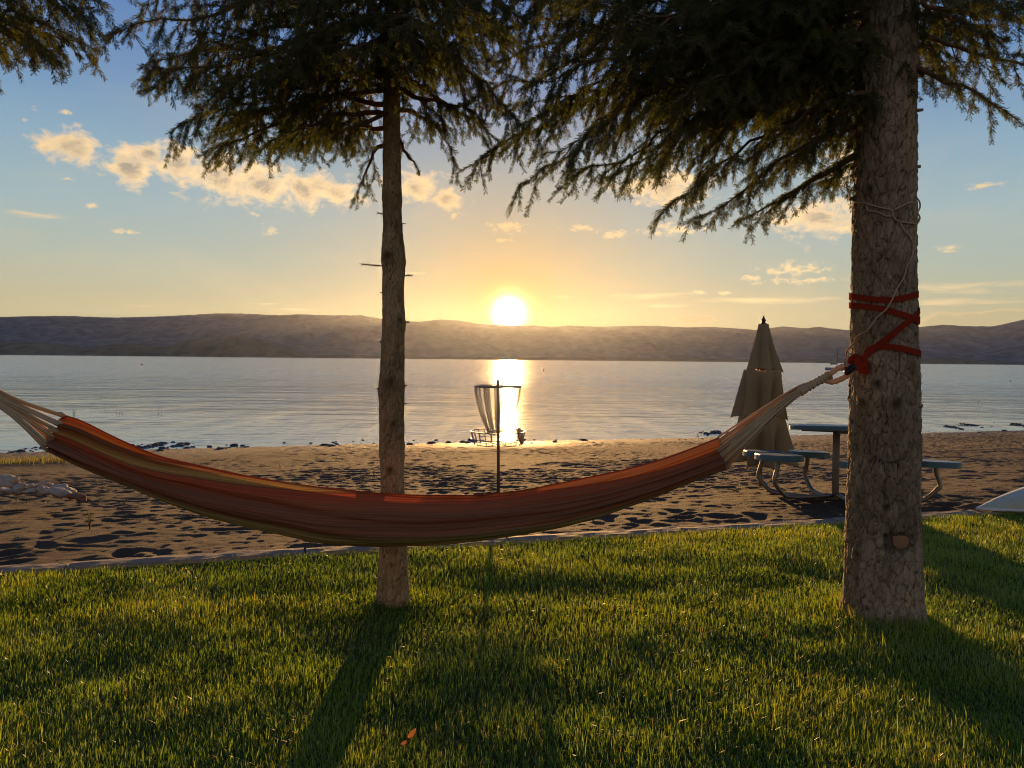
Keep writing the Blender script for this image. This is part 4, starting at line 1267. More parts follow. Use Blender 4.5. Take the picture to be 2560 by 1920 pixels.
def build_strap():
    root = empty('tree_strap', tuple(TR.axis(1.5)))
    tag(root, 'red webbing strap wound round the stout spruce holding the hammock', 'strap')
    W = 0.031
    o1, o2, o3 = 0.007, 0.0095, 0.012
    f1, n1 = wrap([(208, 935), (330, 958), (480, 968), (600, 948), (668, 925)], o1)
    f2, n2 = wrap([(208, 1003), (330, 1015), (430, 1030), (530, 1060), (600, 1083), (668, 1120)], o2)
    f3, n3 = wrap([(672, 1040), (640, 1085), (560, 1150), (470, 1230), (400, 1285), (350, 1330), (300, 1380)], o3)
    f4, n4 = wrap([(330, 1320), (380, 1298), (450, 1290), (540, 1300), (620, 1320), (692, 1345)], o2)
    f0, n0 = wrap([(208, 955), (260, 962), (340, 955)], o2)
    for f, n in ((f1, n1), (f2, n2), (f3, n3), (f4, n4)):
        MB().add(*ribbon(f, n, W)).build('webbing', M['strap'], root, smooth=False)
    for a, b, o in ((f1[-1], f2[0], o1), (f2[-1], f1[0], o2), (f3[0], f2[0], o1 + 0.001)):
        P, n = back_arc(a, b, o); MB().add(*ribbon(P, n, W)).build('webbing', M['strap'], root, smooth=False)
    pL, _ = TR.surf(*c7(215, 1390), o2)
    P, n = back_arc(f4[-1], pL, o2); MB().add(*ribbon(P, n, W)).build('webbing', M['strap'], root, smooth=False)
    # bunched knot of webbing
    r = np.random.default_rng(9)
    c, nc = TR.surf(*c7(285, 1405), 0.02)
    for k in range(7):
        a = k * 0.9
        p = [TR.surf(*c7(285 + 75 * math.cos(a + t) * (0.6 + 0.4 * math.sin(k + t)), 1408 + 45 * math.sin(a * 1.3 + t) + 6 * k - 20), 0.012 + 0.012 * (1 + math.sin(2 * t + k)) * 0.7 + 0.002 * k)[0] for t in np.linspace(0, 2.6, 7)]
        P = spline(p, 22)
        nn = unit(nc + 0.6 * np.stack([np.sin(np.linspace(0, 5, 22) + k), 0 * np.linspace(0, 1, 22), np.cos(np.linspace(0, 4, 22) + k)], 1))
        MB().add(*ribbon(P, nn, W * 0.95, 0.003)).build('knot_fold', M['strap'], root, smooth=False)
    tail = spline([TR.surf(*c7(330, 1420), 0.03)[0], TR.surf(*c7(345, 1440), 0.032)[0], TR.surf(*c7(340, 1465), 0.026)[0]], 10)
    MB().add(*ribbon(tail, np.tile(nc, (10, 1)), W)).build('strap_tail', M['strap'], root)
    lp = spline([at(*c7(215, 1362), 3.80), at(*c7(190, 1390), 3.775), at(*c7(184, 1420), 3.755), at(*c7(196, 1440), 3.745), at(*c7(230, 1420), 3.75)], 20)
    MB().add(*ribbon(lp, np.tile(np.array([-0.4, -0.9, 0]), (20, 1)) + 0.3 * np.stack([np.sin(np.linspace(0, 3, 20)), np.zeros(20), np.cos(np.linspace(0, 3, 20))], 1), 0.026, 0.003)).build('strap_loop', M['strap'], root)
    # clip
    clip = empty('snap_clip', tuple(at(*c7(205, 1452), 3.742)))
    tag(clip, 'black metal clip joining the hammock loop to the red strap', 'clip')
    cp = [at(*c7(238, 1418), 3.73), at(*c7(244, 1438), 3.725), at(*c7(215, 1466), 3.727), at(*c7(185, 1480), 3.735), at(*c7(174, 1462), 3.742), at(*c7(200, 1435), 3.74), at(*c7(225, 1418), 3.733)]
    MB().tube(spline(cp + cp[:1], 40), 0.0062, 8).build('clip_body', M['dark_metal'], clip)
    MB().tube(spline([at(*c7(236, 1425), 3.724), at(*c7(205, 1455), 3.723), at(*c7(182, 1472), 3.733)], 12), 0.0058, 8).build('clip_gate', M['dark_metal'], clip)
build_strap()

def build_rope():
    root = empty('rope', tuple(TR.axis(2.2)))
    tag(root, 'thin pale rope looped and hanging down the stout spruce trunk', 'rope')
    def on(lst, off=0.010):
        return [TR.surf(*c7(x, y), off)[0] for (x, y) in lst]
    left = [at(*c7(183, 178), 3.93), at(*c7(194, 215), 3.86), at(*c7(205, 240), 3.83)]
    a = left + on([(225, 268), (260, 292), (320, 300), (370, 318), (430, 335), (490, 350), (500, 390), (530, 425), (590, 437), (640, 442)], 0.013)
    a += [at(*c7(672, 440), 3.84), at(*c7(690, 405), 3.83), at(*c7(680, 375), 3.83), at(*c7(655, 350), 3.83)] + on([(640, 310), (600, 298), (550, 325), (500, 352)], 0.017)
    MB().tube(spline(a, 130), 0.0042, 7).build('rope_strand', M['rope'], root)
    b = on([(330, 320), (345, 352), (400, 362), (455, 390), (490, 392)], 0.014)
    MB().tube(spline(b, 40), 0.004, 7).build('rope_strand', M['rope'], root)
    c = [at(*c7(654, 215), 3.96), at(*c7(660, 250), 3.92), at(*c7(686, 285), 3.86), at(*c7(692, 325), 3.84), at(*c7(676, 365), 3.83), at(*c7(688, 395), 3.83), at(*c7(672, 432), 3.84)]
    MB().tube(spline(c, 50), 0.0042, 7).build('rope_strand', M['rope'], root)
    d = on([(548, 440), (575, 490), (615, 540), (632, 600), (622, 670), (590, 740), (572, 810), (535, 875)], 0.010) + on([(505, 930), (487, 975), (455, 1035), (405, 1085), (375, 1130), (350, 1170), (305, 1205), (275, 1225), (258, 1270), (222, 1315), (205, 1340), (192, 1372)], 0.024)
    MB().tube(spline(d, 150), 0.0042, 7).build('rope_strand', M['rope'], root)
    e = [at(*c7(205, 1335), 3.80), at(*c7(186, 1380), 3.76), at(*c7(180, 1420), 3.745)]
    MB().tube(spline(e, 16), 0.0042, 7).build('rope_strand', M['rope'], root)
build_rope()

# ------------------------------------------------------------------ disc golf basket
def build_basket():
    Y = 9.0
    top = at(1244, 949, Y)
    x0, y0 = top[0] + 0.004, Y
    gz = float(sand_base(np.array([x0]), np.array([y0]))[0])
    root = empty('disc_golf_basket', (x0, y0, gz))
    tag(root, 'steel disc golf basket with hanging chains on the beach', 'basket')
    MB().tube([(x0 + 0.02, y0, gz - 0.15), (x0 + 0.012, y0, gz + 0.6), (x0, y0, top[2])], 0.0185, 14).build('pole', M['steel'], root)
    zr = at(1244, 966, Y)[2]
    c = np.array([x0, y0, zr])
    rr = 0.278
    MB().tube(ring_pts(c, rr, 48), 0.014, 7, closed=True).build('chain_hoop', M['steel'], root)
    for k in range(4):
        a = k * math.pi / 2 + 0.3
        MB().tube([c, c + np.array([math.cos(a) * rr, math.sin(a) * rr, 0])], 0.008, 6).build('support_arm', M['steel'], root)
    zb = at(1244, 1078, Y)[2]
    cb = np.array([x0 + 0.008, y0, zb]); rb = 0.337
    # chains
    def chain(a, r_top, z_end, r_end):
        n = 22
        t = np.linspace(0, 1, n + 1)
        rad = r_top + (r_end - r_top) * t ** 1.6
        z = zr - 0.01 + (z_end - zr) * t
        mb = MB()
        for i in range(n):
            p = np.array([x0 + rad[i] * math.cos(a), y0 + rad[i] * math.sin(a), z[i]]); q = np.array([x0 + rad[i + 1] * math.cos(a), y0 + rad[i + 1] * math.sin(a), z[i + 1]])
            d = q - p; L = np.linalg.norm(d); d /= L
            s = unit(np.cross(d, np.array([math.cos(a + 1.1), math.sin(a + 1.1), 0.1]))); s2 = np.cross(d, s)
            w = s if i % 2 else s2
            th = np.linspace(0, 2 * math.pi, 9)[:-1]
            loop = [(p + q) / 2 + d * (L * 0.66) * math.cos(x) + w * 0.013 * math.sin(x) for x in th]
            v, qd, _ = tube(loop, 0.0040, 4, False, True)
            mb.add(v, qd)
        mb.build('chain', M['steel'], root)
    for k in range(12):
        a = k * math.pi / 6 + 0.16
        chain(a, rr, zb - 0.02, 0.105)
    for k in range(6):
        chain(k * math.pi / 3 + 0.4, 0.17, zb + 0.02, 0.07)
    MB().tube(ring_pts((x0, y0, zb + 0.0), 0.10, 24), 0.006, 5, closed=True).build('chain_ring', M['steel'], root)
    # cage
    zl = at(1244, 1106, Y)[2] - 0.02
    cage = MB().tube(ring_pts(cb, rb, 48), 0.007, 6, closed=True).build('rim', M['steel'], root)
    MB().tube(ring_pts((cb[0], cb[1], (zb * 0.42 + zl * 0.58)), 0.315, 44), 0.004, 5, closed=True).build('cage_hoop', M['steel'], root)
    MB().tube(ring_pts((cb[0], cb[1], zl), 0.29, 44), 0.005, 5, closed=True).build('cage_hoop', M['steel'], root)
    for k in range(24):
        a = k * 2 * math.pi / 24 + 0.05
        p = cb + np.array([rb * math.cos(a), rb * math.sin(a), 0]); q = np.array([cb[0] + 0.29 * math.cos(a), cb[1] + 0.29 * math.sin(a), zl])
        MB().tube([p, q, (cb[0] + 0.03 * math.cos(a), cb[1] + 0.03 * math.sin(a), zl - 0.005)] if k % 2 == 0 else [p, q, q + (q - p) * 0.02], 0.0042, 5).build('cage_wire', M['steel'], root)
    # disc standing in the cage
    d = empty('flying_disc', tuple(at(1306, 1090, 8.93)))
    tag(d, 'orange flying disc resting in the disc golf basket', 'disc')
    prof = [(0, 0.010), (0.07, 0.0095), (0.094, 0.007), (0.104, 0.0), (0.1045, -0.006), (0.102, -0.010), (0.099, -0.007), (0.097, 0.002), (0.07, 0.006), (0, 0.007)]
    mb = MB().lathe(prof, n=40)
    v = mb.v[0]
    ax = unit(np.array([0.93, -0.30, 0.25])); X = unit(np.cross(ax, [0, 0, 1])); Yv = np.cross(ax, X)
    ctr = at(1302, 1090, 9.0) + np.array([0.0, 0, 0])
    mb.v[0] = ctr + v[:, :1] * X + v[:, 1:2] * Yv + v[:, 2:] * ax
    mb.build('disc_plate', M['disc'], d)
    MB().tube([ctr + 0.0975 * (math.cos(t) * X + math.sin(t) * Yv) - ax * 0.006 for t in np.linspace(0, 2 * math.pi, 40, endpoint=False)], 0.006, 6, closed=True).build('disc_rim', M['disc'], d)
build_basket()

# ------------------------------------------------------------------ closed umbrella
def build_umbrella():
    Y = 9.42
    top = at(1909, 795, Y); x0 = top[0]
    gz = float(sand_base(np.array([x0]), np.array([Y]))[0])
    root = empty('closed_umbrella', (x0, Y, gz))
    tag(root, 'tall folded tan canvas umbrella standing on the beach', 'umbrella')
    sc = Y / FPX * 0.2410           # metres per pixel of the enlarged crop (830 px for 200)
    cz = lambda yy: at(1909, 780 + yy * 0.2410, Y)[2]
    MB().tube([(x0, Y, gz - 0.2), (x0, Y, cz(140))], 0.022, 12).build('pole', M['wood'], root)
    mb = MB().lathe([(0.0, cz(38)), (0.008, cz(44)), (0.012, cz(58)), (0.022, cz(76)), (0.034, cz(84)), (0.024, cz(100)), (0.020, cz(110)), (0.038, cz(116)), (0.040, cz(124)), (0.0, cz(128))], (x0, Y, 0), 20)
    mb.build('finial', M['dark_metal'], root)
    r = np.random.default_rng(6)
    def tier(name, z0, z1, r0, r1, ph, npl, depth, dx=0.0, jag=0.03, bulge=0.0, seed=0, lobes=None):
        n, k = 160, 26
        th = np.linspace(0, 2 * math.pi, n, endpoint=False)
        tt = np.linspace(0, 1, k)
        Tt, Th = np.meshgrid(tt, th, indexing='ij')
        rr = r0 + (r1 - r0) * (Tt ** 1.0) + bulge * np.sin(math.pi * Tt)
        # panels fold back into pleats: sharp inward creases, soft outer lobes
        ph_ = (Th * npl / (2 * math.pi) + ph + 0.10 * np.sin(Th * 2 + seed)) % 1.0
        fold = np.abs(ph_ - 0.5) * 2                      # 0 on the lobe, 1 in the crease
        amp = depth * smooth01(Tt * 1.3 + 0.15)
        lob = 1 + 0.07 * np.sin(Th * 1.0 + seed * 1.7) + 0.06 * np.sin(Th * 2 + seed)
        rr = rr * (1 - amp * fold ** 2.2) * (1 + (lob - 1) * Tt)
        tw = Th + 0.30 * amp * np.sin(ph_ * 2 * math.pi) 
        zz = z0 + (z1 - z0) * Tt + jag * Tt ** 4 * (fold - 0.4) + 0.012 * Tt * np.sin(Th * 3 + seed)
        v = np.stack([x0 + dx * Tt + rr * np.cos(tw), Y + rr * np.sin(tw), zz], -1).reshape(-1, 3)
        i, j = np.meshgrid(np.arange(k - 1), np.arange(n), indexing='ij'); j2 = (j + 1) % n
        q = np.stack([i * n + j, i * n + j2, (i + 1) * n + j2, (i + 1) * n + j], -1).reshape(-1, 4)
        o = link(name, np_mesh(name, v, q), M['canvas'], root)
        so = o.modifiers.new('thick', 'SOLIDIFY'); so.thickness = 0.003
        return o
    tier('canopy_cap', cz(124), cz(606), 0.058, 0.235, 0.12, 6, 0.42, 0.012, 0.035, -0.012, 1.0)
    tier('canopy_skirt', cz(600), cz(1092), 0.225, 0.350, 0.34, 7, 0.55, -0.012, 0.06, 0.0, 2.2)
    tier('canopy_skirt', cz(1075), cz(1580), 0.275, 0.46, 0.10, 7, 0.58, 0.0, 0.08, 0.0, 4.1)
    for k in range(8):
        a = k * math.pi / 4 + 0.2
        MB().tube([(x0 + 0.03 * math.cos(a), Y + 0.03 * math.sin(a), cz(200)), (x0 + 0.13 * math.cos(a), Y + 0.13 * math.sin(a), cz(640)), (x0 + 0.2 * math.cos(a), Y + 0.2 * math.sin(a), cz(1120)), (x0 + 0.27 * math.cos(a), Y + 0.27 * math.sin(a), cz(1540))], 0.009, 6).build('rib', M['wood'], root)
build_umbrella()

# ------------------------------------------------------------------ picnic table with round seats
def build_table():
    cx, cyy = 3.47, 7.9
    gz = float(sand_base(np.array([cx]), np.array([cyy]))[0])
    root = empty('picnic_table', (cx, cyy, gz))
    tag(root, 'blue coated steel picnic table with attached seats beside the umbrella', 'table')
    p = at(2088, 1232, cyy); px = p[0]
    zt = at(2060, 1057, cyy)[2]
    MB().tube([(px, cyy, gz - 0.1), (px, cyy, zt - 0.05)], 0.036, 16).build('post', M['post'], root)
    th8 = np.arange(40) * 2 * math.pi / 40
    def slab(name, c, rad, h, bev, n=40, tilt=(0, 0), squash=4.0, rot=0.0):
        # rounded-square outline
        a = np.arange(n) * 2 * math.pi / n
        rr = rad / (np.abs(np.cos(a)) ** squash + np.abs(np.sin(a)) ** squash) ** (1 / squash)
        prof = [(0.0, 0.0), (0.97, 0.0), (1.0, -bev), (1.0, -h), (0.965, -h), (0.96, -h * 0.35), (0.0, -h * 0.35)]
        v = []
        for (k_, z) in prof:
            for a_, r_ in zip(a, rr):
                x, y = k_ * r_ * math.cos(a_ + rot), k_ * r_ * math.sin(a_ + rot)
                v.append((c[0] + x, c[1] + y, c[2] + z + tilt[0] * x + tilt[1] * y))
        k = len(prof)
        i, j = np.meshgrid(np.arange(k - 1), np.arange(n), indexing='ij'); j2 = (j + 1) % n
        q = np.stack([i * n + j, i * n + j2, (i + 1) * n + j2, (i + 1) * n + j], -1).reshape(-1, 4)
        return MB().add(v, q).build(name, M['blue'], root, smooth=False)
    R_t = 0.52; xl = at(1972, 1060, 7.9)[0]; ph = R(-20)
    tx, ty = xl + R_t * math.cos(ph), 7.9 + R_t * math.sin(ph)
    slab('tabletop', (tx, ty, zt - 0.010), R_t, 0.046, 0.006, 64, (-0.006, -0.062), 9.0, ph)
    for (lx, ly, dz) in ((R_t * 1.5, 0.10, -0.066), (0.10, R_t * 0.6, -0.070)):
        MB().box((tx, ty, zt + dz), (lx, ly, 0.034), ph).build('top_brace', M['post'], root, smooth=False)
    seats = [((1855 + 1936) / 2 + 12, 1127, 8.35), ((1893 + 2001) / 2, 1136, 7.72), ((1974 + 2066) / 2, 1128, 8.40), (2340, 1152, 7.55), (2158, 1156, 7.25), (2240, 1128, 8.5)]
    wd = [0.205, 0.225, 0.212, 0.205, 0.205, 0.205]
    for (u, v, Ys), w in zip(seats, wd):
        c = at(u, v, Ys)
        s = slab('seat', c, w, 0.062, 0.010, 40, (-0.022, -0.058), 3.2)
        d = np.array([px - c[0], cyy - c[1], 0]); L = np.linalg.norm(d); d = d / L
        zg = float(sand_base(np.array([c[0]]), np.array([c[1]]))[0]) + 0.045
        a0 = c + np.array([0, 0, -0.03])
        pts = [a0, a0 - d * 0.01 + np.array([0, 0, -0.10]), np.array([c[0], c[1], 0]) - d * 0.045 + np.array([0, 0, zg * 0.55 + a0[2] * 0.45]),
               np.array([c[0], c[1], 0]) + np.array([0, 0, zg + 0.13]) - d * 0.02, np.array([c[0], c[1], 0]) + d * 0.07 + np.array([0, 0, zg + 0.035]), np.array([c[0], c[1], 0]) + d * 0.20 + np.array([0, 0, zg]), np.array([px, cyy, zg])]
        MB().tube(spline(pts, 30), 0.0235, 10).build('seat_leg', M['steel'], root)
build_table()

# ------------------------------------------------------------------ upturned hull at right
def build_hull():
    tip = at(2444, 1271, 7.02)
    root = empty('upturned_kayak', (tip[0] + 1.6, tip[1] + 0.35, tip[2]))
    tag(root, 'white upturned kayak hull lying on the sand at right edge', 'kayak')
    L = 3.3; d = unit(np.array([1.0, 0.20, 0])); n = np.array([-d[1], d[0], 0])
    ns, nt = 60, 30
    v = []
    for i in range(ns):
        s = i / (ns - 1)
        w = 0.36 * (math.sin(math.pi * min(max(s, 0.0), 1.0)) ** 0.75) + 0.004
        h = 0.34 * (math.sin(math.pi * min(s * 0.92 + 0.0, 1)) ** 0.85) + 0.012
        for j in range(nt):
            a = math.pi * j / (nt - 1)
            x = -math.cos(a); z = math.sin(a) ** 0.8
            z = z * (1 - 0.08 * x * x)
            p = tip + d * (L * s) + n * (w * x) + UPV * (h * z - 0.012)
            v.append(p)
    MB().add(v, grid_faces(ns, nt)).build('hull', M['hull'], root)
    for sgn in (0, nt - 1):
        pts = np.array([v[i * nt + sgn] for i in range(ns)]) + UPV * 0.012
        MB().tube(pts, 0.014, 8).build('gunwale', M['white'], root)
    keel = np.array([v[i * nt + nt // 2] for i in range(3, ns - 3)]) + UPV * 0.002
    MB().tube(keel, 0.008, 6).build('keel_strip', M['white'], root)
build_hull()

# ------------------------------------------------------------------ rocks
def rock_mesh(r, sx, sy, sz, n=14, rough=0.22, seed=0):
    th = np.linspace(0, math.pi, n); ph = np.linspace(0, 2 * math.pi, 2 * n, endpoint=False)
    A, B = np.meshgrid(th, ph, indexing='ij')
    x, y, z = np.sin(A) * np.cos(B), np.sin(A) * np.sin(B), np.cos(A)
    f = 1 + rough * fbm(x * 1.6 + seed, y * 1.6, z * 1.6, seed, 3) * 1.6
    # flattened facets
    fac = np.round(3.6 * fbm(x * 1.3, y * 1.3, z * 1.3 + seed, seed + 5, 1)) * 0.075
    f = f + fac
    v = np.stack([x * f * sx, y * f * sy, z * f * sz], -1).reshape(-1, 3)
    i, j = np.meshgrid(np.arange(n - 1), np.arange(2 * n), indexing='ij'); j2 = (j + 1) % (2 * n)
    q = np.stack([i * 2 * n + j, (i + 1) * 2 * n + j, (i + 1) * 2 * n + j2, i * 2 * n + j2], -1).reshape(-1, 4)
    return v, q

def build_rocks():
    r = np.random.default_rng(2)
    C = lambda x, y: (x * 0.14465, 1060 + y * 0.14465)     # enlarged crop to photo pixels
    data = [  # cx, cy, half-width, half-height (crop px), depth, label, material
        (60, 1030, 230, 125, 7.75, 'largest tan boulder of the fire ring at left frame edge', 'rock'),
        (40, 1150, 160, 40, 7.45, 'flat pale stone lying under the largest tan boulder', 'rock'),
        (330, 1115, 125, 85, 7.55, 'rounded grey stone just right of the large tan boulder', 'rock'),
        (540, 1100, 130, 70, 7.75, 'long low stone in the middle of the rock pile', 'rock'),
        (510, 1160, 100, 35, 7.45, 'thin flat slab at the front of the rock pile', 'rock'),
        (760, 1060, 105, 60, 7.75, 'topmost small stone of the rock pile', 'rock'),
        (745, 1160, 125, 85, 7.50, 'angular pale stone facing forward in the rock pile', 'rock'),
        (1010, 1180, 145, 75, 7.45, 'broad rounded stone at the right of the rock pile', 'rock'),
        (1060, 1140, 200, 85, 7.75, 'pale sloping stone behind the rock pile right end', 'rock'),
        (1240, 1245, 110, 45, 7.45, 'dark shaded stone low between pale and brown rocks', 'rock_red'),
        (1395, 1280, 85, 60, 7.40, 'reddish brown rock at the right end of the pile', 'rock_red')]
    for k, (cx, cyy, hw, hh, Y, lab, mt) in enumerate(data):
        u, v = C(cx, cyy)
        p = at(u, v, Y); s = 0.14465 * Y / FPX
        vv, q = rock_mesh(r, hw * s, max(hw, hh) * s * 0.8, hh * s * 1.05, 18, 0.34, k * 7 + 3)
        a = r.uniform(-0.25, 0.25)
        vv = vv @ np.array([[math.cos(a), 0, math.sin(a)], [0, 1, 0], [-math.sin(a), 0, math.cos(a)]])
        me = np_mesh('rock', vv, q)
        o = link('rock', me, M[mt]); o.location = p
        tag(o, lab, 'rock', 'stones of the pile on the sand')
    # wet stones strewn along the waterline
    mb = MB()
    for k in range(420):
        x = r.uniform(-26, 34)
        q_ = 13.6 + r.normal(0.15, 0.45) + 0.5 * vnoise(np.array([x * 0.4]), np.array([0.0]), 0, 3)[0]
        dens = 0.25 + 0.75 * (x < 1) 
        if r.uniform() > dens: continue
        y = q_ + KQ + KS * x
        z = max(float(sand_base(np.array([x]), np.array([y]))[0]), WATER_Z)
        s = 0.02 + 0.055 * r.uniform() ** 3
        v, q = rock_mesh(r, s * 1.5, s, s * 0.6, 6, 0.25, k)
        mb.add(v + np.array([x, y, z + s * 0.1]), q)
    o = mb.build('shore_stones', M['wet_rock']); tag(o, 'scattered small dark wet stones along the waterline', 'stones', kind='stuff')
    # larger bars of stones in the shallows
    bars = [(2430, 1064, 46, 8, 'long dark stone bar in the shallows right of the big trunk'), (2385, 1069, 20, 4, 'small dark stone bar near the big trunk right side'), (2545, 1062, 40, 6, 'dark stone bar in the shallows at right frame edge'),
            (385, 1114, 26, 5, 'dark stone shoal at waterline above the hammock left part'), (445, 1114, 18, 4, 'second dark stone shoal at waterline above the hammock'),
            (1785, 1082, 60, 9, 'rocky spit reaching into the water left of the umbrella'), (100, 1120, 34, 6, 'stone shoal at the waterline under the hammock cords')]
    for k, (u, v, hw, hh, lab) in enumerate(bars):
        rr = ray(u, v); t = (WATER_Z - CAM[2]) / rr[2]; p = CAM + rr * t
        Y = p[1]; hwm = hw * Y / FPX
        mb = MB()
        for m_ in range(60):
            x = r.uniform(-1, 1); s = (0.022 + 0.042 * r.uniform()) * (1.15 - abs(x))
            vv, q = rock_mesh(r, s * 1.7, s * 1.3, s * 0.8, 6, 0.25, m_ + k * 50)
            mb.add(vv + p + np.array([x * hwm, r.normal(0, 0.35) + x * 0.3, -0.02 + 0.02 * r.uniform()]), q)
        o = mb.build('stone_bar', M['wet_rock']); tag(o, lab, 'stones', 'stone bars in the shallows', 'stuff')
build_rocks()

# ------------------------------------------------------------------ plants on the sand
def blade_block(base, d, ln, wd, bend, tone, r):
    """curved two-segment blades; arrays of equal length"""
    n = len(base)
    sd = unit(np.cross(d, UPV + 0.01)); sd = sd * wd[:, None]
    mid = base + UPV * (ln * 0.58 * (1 - 0.28 * bend))[:, None] + d * (ln * 0.34 * bend)[:, None]
    tip = base + UPV * (ln * (1 - 0.58 * bend ** 1.3))[:, None] + d * (ln * 0.90 * bend)[:, None]
    v = np.stack([base - sd, base + sd, mid + sd * 0.8, mid - sd * 0.8, tip], 1).reshape(-1, 3)
    o = np.arange(n)[:, None] * 5
    q = (np.array([0, 1, 2, 3])[None] + o); t = (np.array([3, 2, 4])[None] + o)
    return v, q, t, np.repeat(tone, 5)

def weed(u, v, Y, h, n, label, seed):
    r = np.random.default_rng(seed)
    rr = ray(u, v)
    p = at(u, v, Y); z = float(sand_z(np.array([p[0]]), np.array([p[1]]))[0]); p = np.array([p[0], p[1], z])
    root = empty('sand_weed', tuple(p))
    tag(root, label, 'plant', 'weeds growing in the sand')
    mb = MB(); lv = MB()
    for k in range(n):
        a = r.uniform(0, 2 * math.pi); d = np.array([math.cos(a), math.sin(a), 0]) * r.uniform(0.1, 0.4)
        hh = h * r.uniform(0.6, 1.0)
        pts = spline([p, p + d * hh * 0.3 + UPV * hh * 0.5, p + d * hh * 0.8 + UPV * hh], 7)
        mb.tube(pts, np.linspace(0.003, 0.0012, 7), 4)
        for j in range(1, 7):
            for _ in range(3):
                b = r.uniform(0, 2 * math.pi); dd = np.array([math.cos(b), math.sin(b), 0.5])
                ll = h * r.uniform(0.06, 0.15); sdv = np.cross(unit(dd), UPV) * ll * 0.22
                q = pts[j]; lv.add([q, q + dd * ll * 0.5 + sdv, q + dd * ll, q + dd * ll * 0.5 - sdv], [(0, 1, 2, 3)], a=r.uniform())
    mb.build('stem', M['weed'], root); lv.build('leaves', M['weed'], root, smooth=False)['kind'] = 'stuff'
weed(224, 1298, 6.3, 0.20, 5, 'tall upright green weed growing in sand below the rock pile', 1)
for k, (u, v, Y, h, lab) in enumerate([(188, 1202, 8.6, 0.10, 'low weed sprig on dark sand right of the rock pile'), (250, 1197, 8.8, 0.09, 'weed sprig beside the hammock left underside'), (40, 1205, 8.4, 0.11, 'green weed behind the largest tan boulder'),
                                       (66, 1207, 8.3, 0.07, 'tiny weed above the middle of the rock pile'), (310, 1215, 8.0, 0.07, 'small weed directly under the hammock at left'), (595, 1160, 10.8, 0.12, 'sprig on sand above the hammock left of thin trunk'),
                                       (570, 1170, 10.3, 0.08, 'low sprig close above the hammock edge'), (700, 1140, 12.0, 0.11, 'distant sprig on the far beach left of thin trunk'), (935, 1155, 10.8, 0.14, 'pale sprig just left of the thin trunk'),
                                       (856, 1190, 9.0, 0.08, 'small sprig between hammock and thin trunk'), (1125, 1135, 12.4, 0.10, 'sprig on sand left of the basket pole')]):
    weed(u, v, Y, h, 4, lab, 20 + k)

def build_shore_grass():
    r = np.random.default_rng(8)
    n = 2600
    x = r.uniform(-14.5, -7.6, n); q = 10.4 + 0.5 * r.normal(0, 0.6, n) + 0.3 * np.sin(x * 2)
    y = q + KQ + KS * x
    keep = vnoise(x * 2.0, y * 1.2, 0, 4) > -0.35
    x, y = x[keep], y[keep]; n = len(x)
    z = sand_z(x, y)
    a = r.uniform(0, 2 * math.pi, n)
    d = np.stack([np.cos(a), np.sin(a), 0 * a], 1)
    v, qd, t, tn = blade_block(np.stack([x, y, z - 0.01], 1), d, r.uniform(0.07, 0.20, n), r.uniform(0.003, 0.006, n), r.uniform(0.1, 0.6, n), r.uniform(0, 1, n), r)
    o = link('shore_grass', np_mesh('shore_grass', v, qd, t, False, {'val': tn}), M['weed'])
    tag(o, 'strip of yellow green grass near the waterline at far left', 'grass', kind='stuff')
build_shore_grass()

# dry bits, shells and twigs on the sand
def build_litter():
    r = np.random.default_rng(31)
    mb = MB()
    for k in range(260):
        x = r.uniform(-8, 12); q = r.uniform(0.3, 9)
        y = q + KQ + KS * x
        z = float(sand_z(np.array([x]), np.array([y]))[0])
        a = r.uniform(0, 3.14); L = r.uniform(0.008, 0.03); b = np.array([math.cos(a), math.sin(a), r.uniform(-0.2, 0.9)]) * L
        s = np.array([-math.sin(a), math.cos(a), 0.4]) * L * r.uniform(0.1, 0.5)
        p = np.array([x, y, z + 0.008])
        mb.add([p - b, p + s, p + b, p - s], [(0, 1, 2, 3)], a=r.uniform(0.3, 1))
    o = mb.build('beach_litter', M['weed'], smooth=False); tag(o, 'tiny dry plant bits and shells strewn over the sand', 'litter', kind='stuff')
build_litter()

